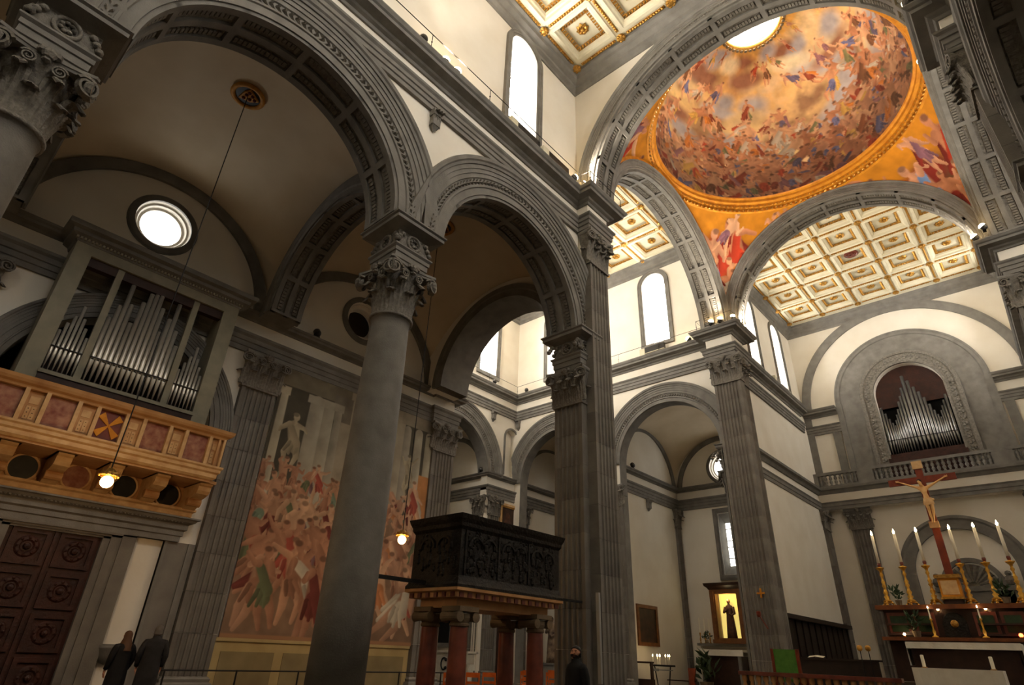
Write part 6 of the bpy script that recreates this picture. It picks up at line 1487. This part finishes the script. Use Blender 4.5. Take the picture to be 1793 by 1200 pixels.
# ---- transept: small altar, statue, picture, doors
ta = thing('side_altar', 'white marble side altar with black scroll inlay beyond the pulpit', 'altar', (-27.3, 25.9, FL))
obj('front', MB().box(-28.7, -26.0, 25.6, 26.3, FL, -.05), 'white_marble', ta); obj('top', MB().box(-28.8, -25.9, 25.5, 26.3, -.05, .06), 'white_marble', ta)
for s in (-1, 1):
    pts = [(-27.35 + s * (.55 + .22 * math.cos(a)), 25.58, -.6 + .05 * a * s * 0 + .3 * math.sin(a)) for a in np.linspace(-2.4, 2.4, 16)]
    obj('scroll', MB().tube(pts, .045, 6).ball(pts[0], .09, 8).ball(pts[-1], .09, 8), 'scroll_black', ta)
bd = tag(obj('altar_board', MB().box(-25.85, -25.2, 25.3, 25.34, -.55, -.1).box(-25.6, -25.55, 25.3, 25.34, FL, -.5), 'linen', origin=(-25.6, 25.3, FL)), 'white notice board on a stand next to the side altar', 'sign')
dn = thing('dark_window', 'black barred opening in a grey frame above the side altar', 'opening', (-28.8, 26.25, .3)); obj('frame', MB().plate(rect(-29.5, -28.0, .25, 3.0), [rect(-29.3, -28.2, .45, 2.8)], 'y', 26.1, .2), 'stone', dn); obj('opening', MB().box(-29.3, -28.2, 26.24, 26.28, .45, 2.8), 'void', dn); obj('crossbar', MB().box(-29.3, -28.2, 26.18, 26.22, 1.9, 1.96), 'tin_plate', dn)
dk2 = thing('dark_doorway', 'tall dark doorway between the transept pilasters', 'doorway', (TX, 28.35, FL)); obj('frame', MB().plate(rect(27.4, 29.25, FL, 2.4), [rect(27.6, 29.05, FL, 2.2)], 'x', TX, .1), 'stone', dk2); obj('curtain', MB().box(TX, TX + .05, 27.6, 29.05, FL, 2.2), 'dark_wood', dk2)
pc = thing('framed_picture', 'small gilt-framed picture of a saint high between transept pilasters', 'picture', (TX, 28.3, 6.5)); obj('frame', MB().plate(rect(27.45, 29.2, 5.8, 8.55), [rect(27.6, 29.05, 5.95, 8.4)], 'x', TX, .14), 'marble_fine', pc); obj('inner_frame', MB().plate(rect(27.6, 29.05, 5.95, 8.4), [rect(27.68, 28.85, 6.05, 8.3)], 'x', TX, .1), 'gold', pc); obj('canvas', MB().box(TX, TX + .04, 27.6, 29.05, 5.95, 8.4), 'canvas_dark', pc); obj('painted_head', MB().ball((TX + .04, 28.25, 7.75), .22, 12, (.06, 1, 1.2)).ball((TX + .04, 28.25, 7.2), .42, 12, (.05, 1, 1)), 'statue_robe', pc)
statue('stone_statue', 'pale robed statue on a plinth at the right of the pulpit columns', (-23.3, 29.6, -.35), 2.4, 'statue_paint', 'statue_paint')
tag(obj('statue_plinth', MB().box(-.4, .4, -.35, .35, 0, 1.0).box(-.46, .46, -.4, .4, 1.0, 1.1).box(-.48, .48, -.42, .42, 0, .15), 'stone', origin=(0, 0, 0)), 'grey stone plinth under the pale statue', 'plinth').location = (-23.3, 29.6, FL)

# ---- cornice railings, lamps, radiators
def railing(label, pts, z0=16.12, hgt=.62, step=2.6):
    t = thing('cornice_railing', label, 'railing', (pts[0][0], pts[0][1], z0))
    obj('handrail', MB().tube([(x, y, z0 + hgt) for x, y in pts], .016, 5), 'iron', t)
    for (x0, y0), (x1, y1) in zip(pts, pts[1:]):
        L_ = math.hypot(x1 - x0, y1 - y0); n = max(1, round(L_ / step))
        for i in range(n + 1):
            x, y = x0 + (x1 - x0) * i / n, y0 + (y1 - y0) * i / n
            obj('baluster_rod', MB().tube([(x, y, z0 - .02), (x, y, z0 + hgt)], .012, 5).ball((x, y, z0 + hgt * .45), .03, 5), 'iron', t)
railing('thin iron safety railing along the left nave cornice', [(NX + .58, -9), (NX + .58, 14.2), (RX + .5, 14.25), (RX + .5, 16.4)])
railing('thin iron safety railing along the transept cornices', [(TX + .5, TYW + .5), (TX + .5, TYE - .55), (-11.5, TYE - .55), (-11.5, 27.45), (-9.5, 27.45), (-9.5, 29.0)])
def spotlight(label, x, y, aim, lit=True, power=120, z=16.12, spot=True, size=.14, col=(1, .89, .73), cone=1.7):
    t = thing('spotlight', label, 'spotlight', (x, y, z)); a = Vector(aim) - Vector((x, y, z + .2)); q = a.to_track_quat('-Z', 'Y').to_euler()
    obj('bracket', MB().box(-.02, .02, -.12, -.09, 0, .22).box(-.02, .02, .09, .12, 0, .22).box(-.06, .06, -.12, .12, 0, .03), 'iron', t, local=True)
    h = obj('housing', MB().lathe([(size * .5, .16), (size * .9, .1), (size, -.04), (size * .92, -.04), (size * .8, .0)], 14), 'fixture', t, local=True); h.location = (0, 0, .2); h.rotation_euler = q
    g = obj('lens', MB().ball((0, 0, -.05), size * .95, 12, (1, 1, .8)), 'bulb' if lit else 'dark_glass', h, local=True)
    if lit and power:
        l = bpy.data.lights.new('beam', 'SPOT'); l.energy = power * LAMP; l.color = col; l.spot_size = cone; l.spot_blend = .8; l.shadow_soft_size = .1
        o = bpy.data.objects.new('beam', l); COL.objects.link(o); o.parent = t; o.location = Vector((0, 0, .2)) + a.normalized() * .2; o.rotation_euler = q
DOME = (XC, CY, 26)
spotlight('lit cornice spotlight above the leafy bracket, left of a pair', NX + .45, 7.14, (-6, 7, 23), True, 2000); spotlight('lit cornice spotlight above the leafy bracket, right of a pair', NX + .45, 7.64, (-5, 9, 23), True, 2000)
spotlight('dark unlit cornice spotlight left of the lit pair', NX + .5, 6.2, (-4, 3, 10), False)
spotlight('lit cornice spotlight at the crossing pier, left of a pair', NX + .55, 13.8, DOME, True, 1500, cone=.9); spotlight('lit cornice spotlight at the crossing pier, right of a pair', NX + .6, 14.3, (XC + 2, CY + 1, 25), True, 1500, cone=.9)
for i, (x, y, p_) in enumerate(((-10.6, 27.3, 900), (-10.1, 27.3, 0), (-9.45, 27.5, 1500), (-9.4, 28.1, 1700), (-12.4, 28.3, 2000))):
    spotlight('lit spotlight on the choir-side pier cornice, %s' % ['left of the front face', 'right of the front face', 'brightest at its corner', 'on its flank', 'beside the transept window'][i], x, y, (-4, 38, 23) if i == 3 else ((-19, 21.5, 23) if i == 4 else (XC - 1, CY, 26)), True, p_)
for i, (x, y) in enumerate(((1.15, 27.4), (1.2, 28.0), (1.5, 26.8), (1.2, 16.5), (1.25, 14.2))):
    spotlight('lit spotlight on the right pier cornice, %s' % ['lower of the pair at the choir corner', 'upper of the pair at the choir corner', 'on the choir pier front', 'on the nave pier corner', 'on the nave pier flank'][i], x, y, DOME if i != 1 else (-4, 38, 23), True, (700, 1500, 500, 900, 0)[i])
spotlight('added unseen fill spotlight brightening the left transept east wall, behind the nave wall', -17.0, TYW + .8, (-17, 28.5, 21.5), True, 1500)  # added out of view to brighten the transept east wall
spotlight('added unseen fill spotlight brightening the left transept east wall, farther out', -22.5, TYW + .8, (-22, 28.5, 21.5), True, 1000)  # second added fill lamp, out of view, for the outer east wall
spotlight('dark spotlight on the transept end cornice', TX + .5, 25.9, (-20, 24, 10), False, z=16.12); spotlight('dark spotlight on the transept east cornice near the corner', -24.6, TYE - .5, (-20, 24, 10), False)
spotlight('small dark spotlight on the aisle cornice above the fresco', AISX + .3, 9.2, (-14, 11, 2), False, z=10.2); spotlight('small dark spotlight on the chapel cornice', -17.9, 30.6, (-15, 33, 2), False, z=10.2); spotlight('small dark spotlight on the transept corner cornice', -26.3, 26.0, (-22, 22, 2), False, z=10.2)
# warm altar spotlight of the choir, on the choir pier cornice
spotlight('lit spotlight on the choir pier trained on the crucifix', -9.4, 28.75, (-3.6, 29.4, 6.3), True, 220, cone=.5)
def heater(label, x, y, z, rz, L_=1.25):
    t = thing('cornice_heater', label, 'heater', (x, y, z), rz)
    obj('grille', MB().box(-L_ / 2, L_ / 2, -.12, .08, .08, .46), 'dark_glass', t, local=True); obj('end_box', MB().box(-L_ / 2 - .36, -L_ / 2 - .02, -.16, .14, .0, .42), 'ceiling_white', t, local=True); obj('tray', MB().box(-L_ / 2, L_ / 2, -.15, .1, .04, .08), 'ceiling_white', t, local=True)
heater('dark heater grille under the nave window, left of two', NX + .35, 11.2, 16.2, PI / 2); heater('dark heater grille under the nave window, right of two', NX + .35, 12.95, 16.2, PI / 2); heater('dark heater grille under the transept window', -14.6, TYE - .35, 16.2, 0); heater('dark heater grille on the choir cornice between the windows', CHX + .35, 37.4, 16.2, PI / 2, .8)
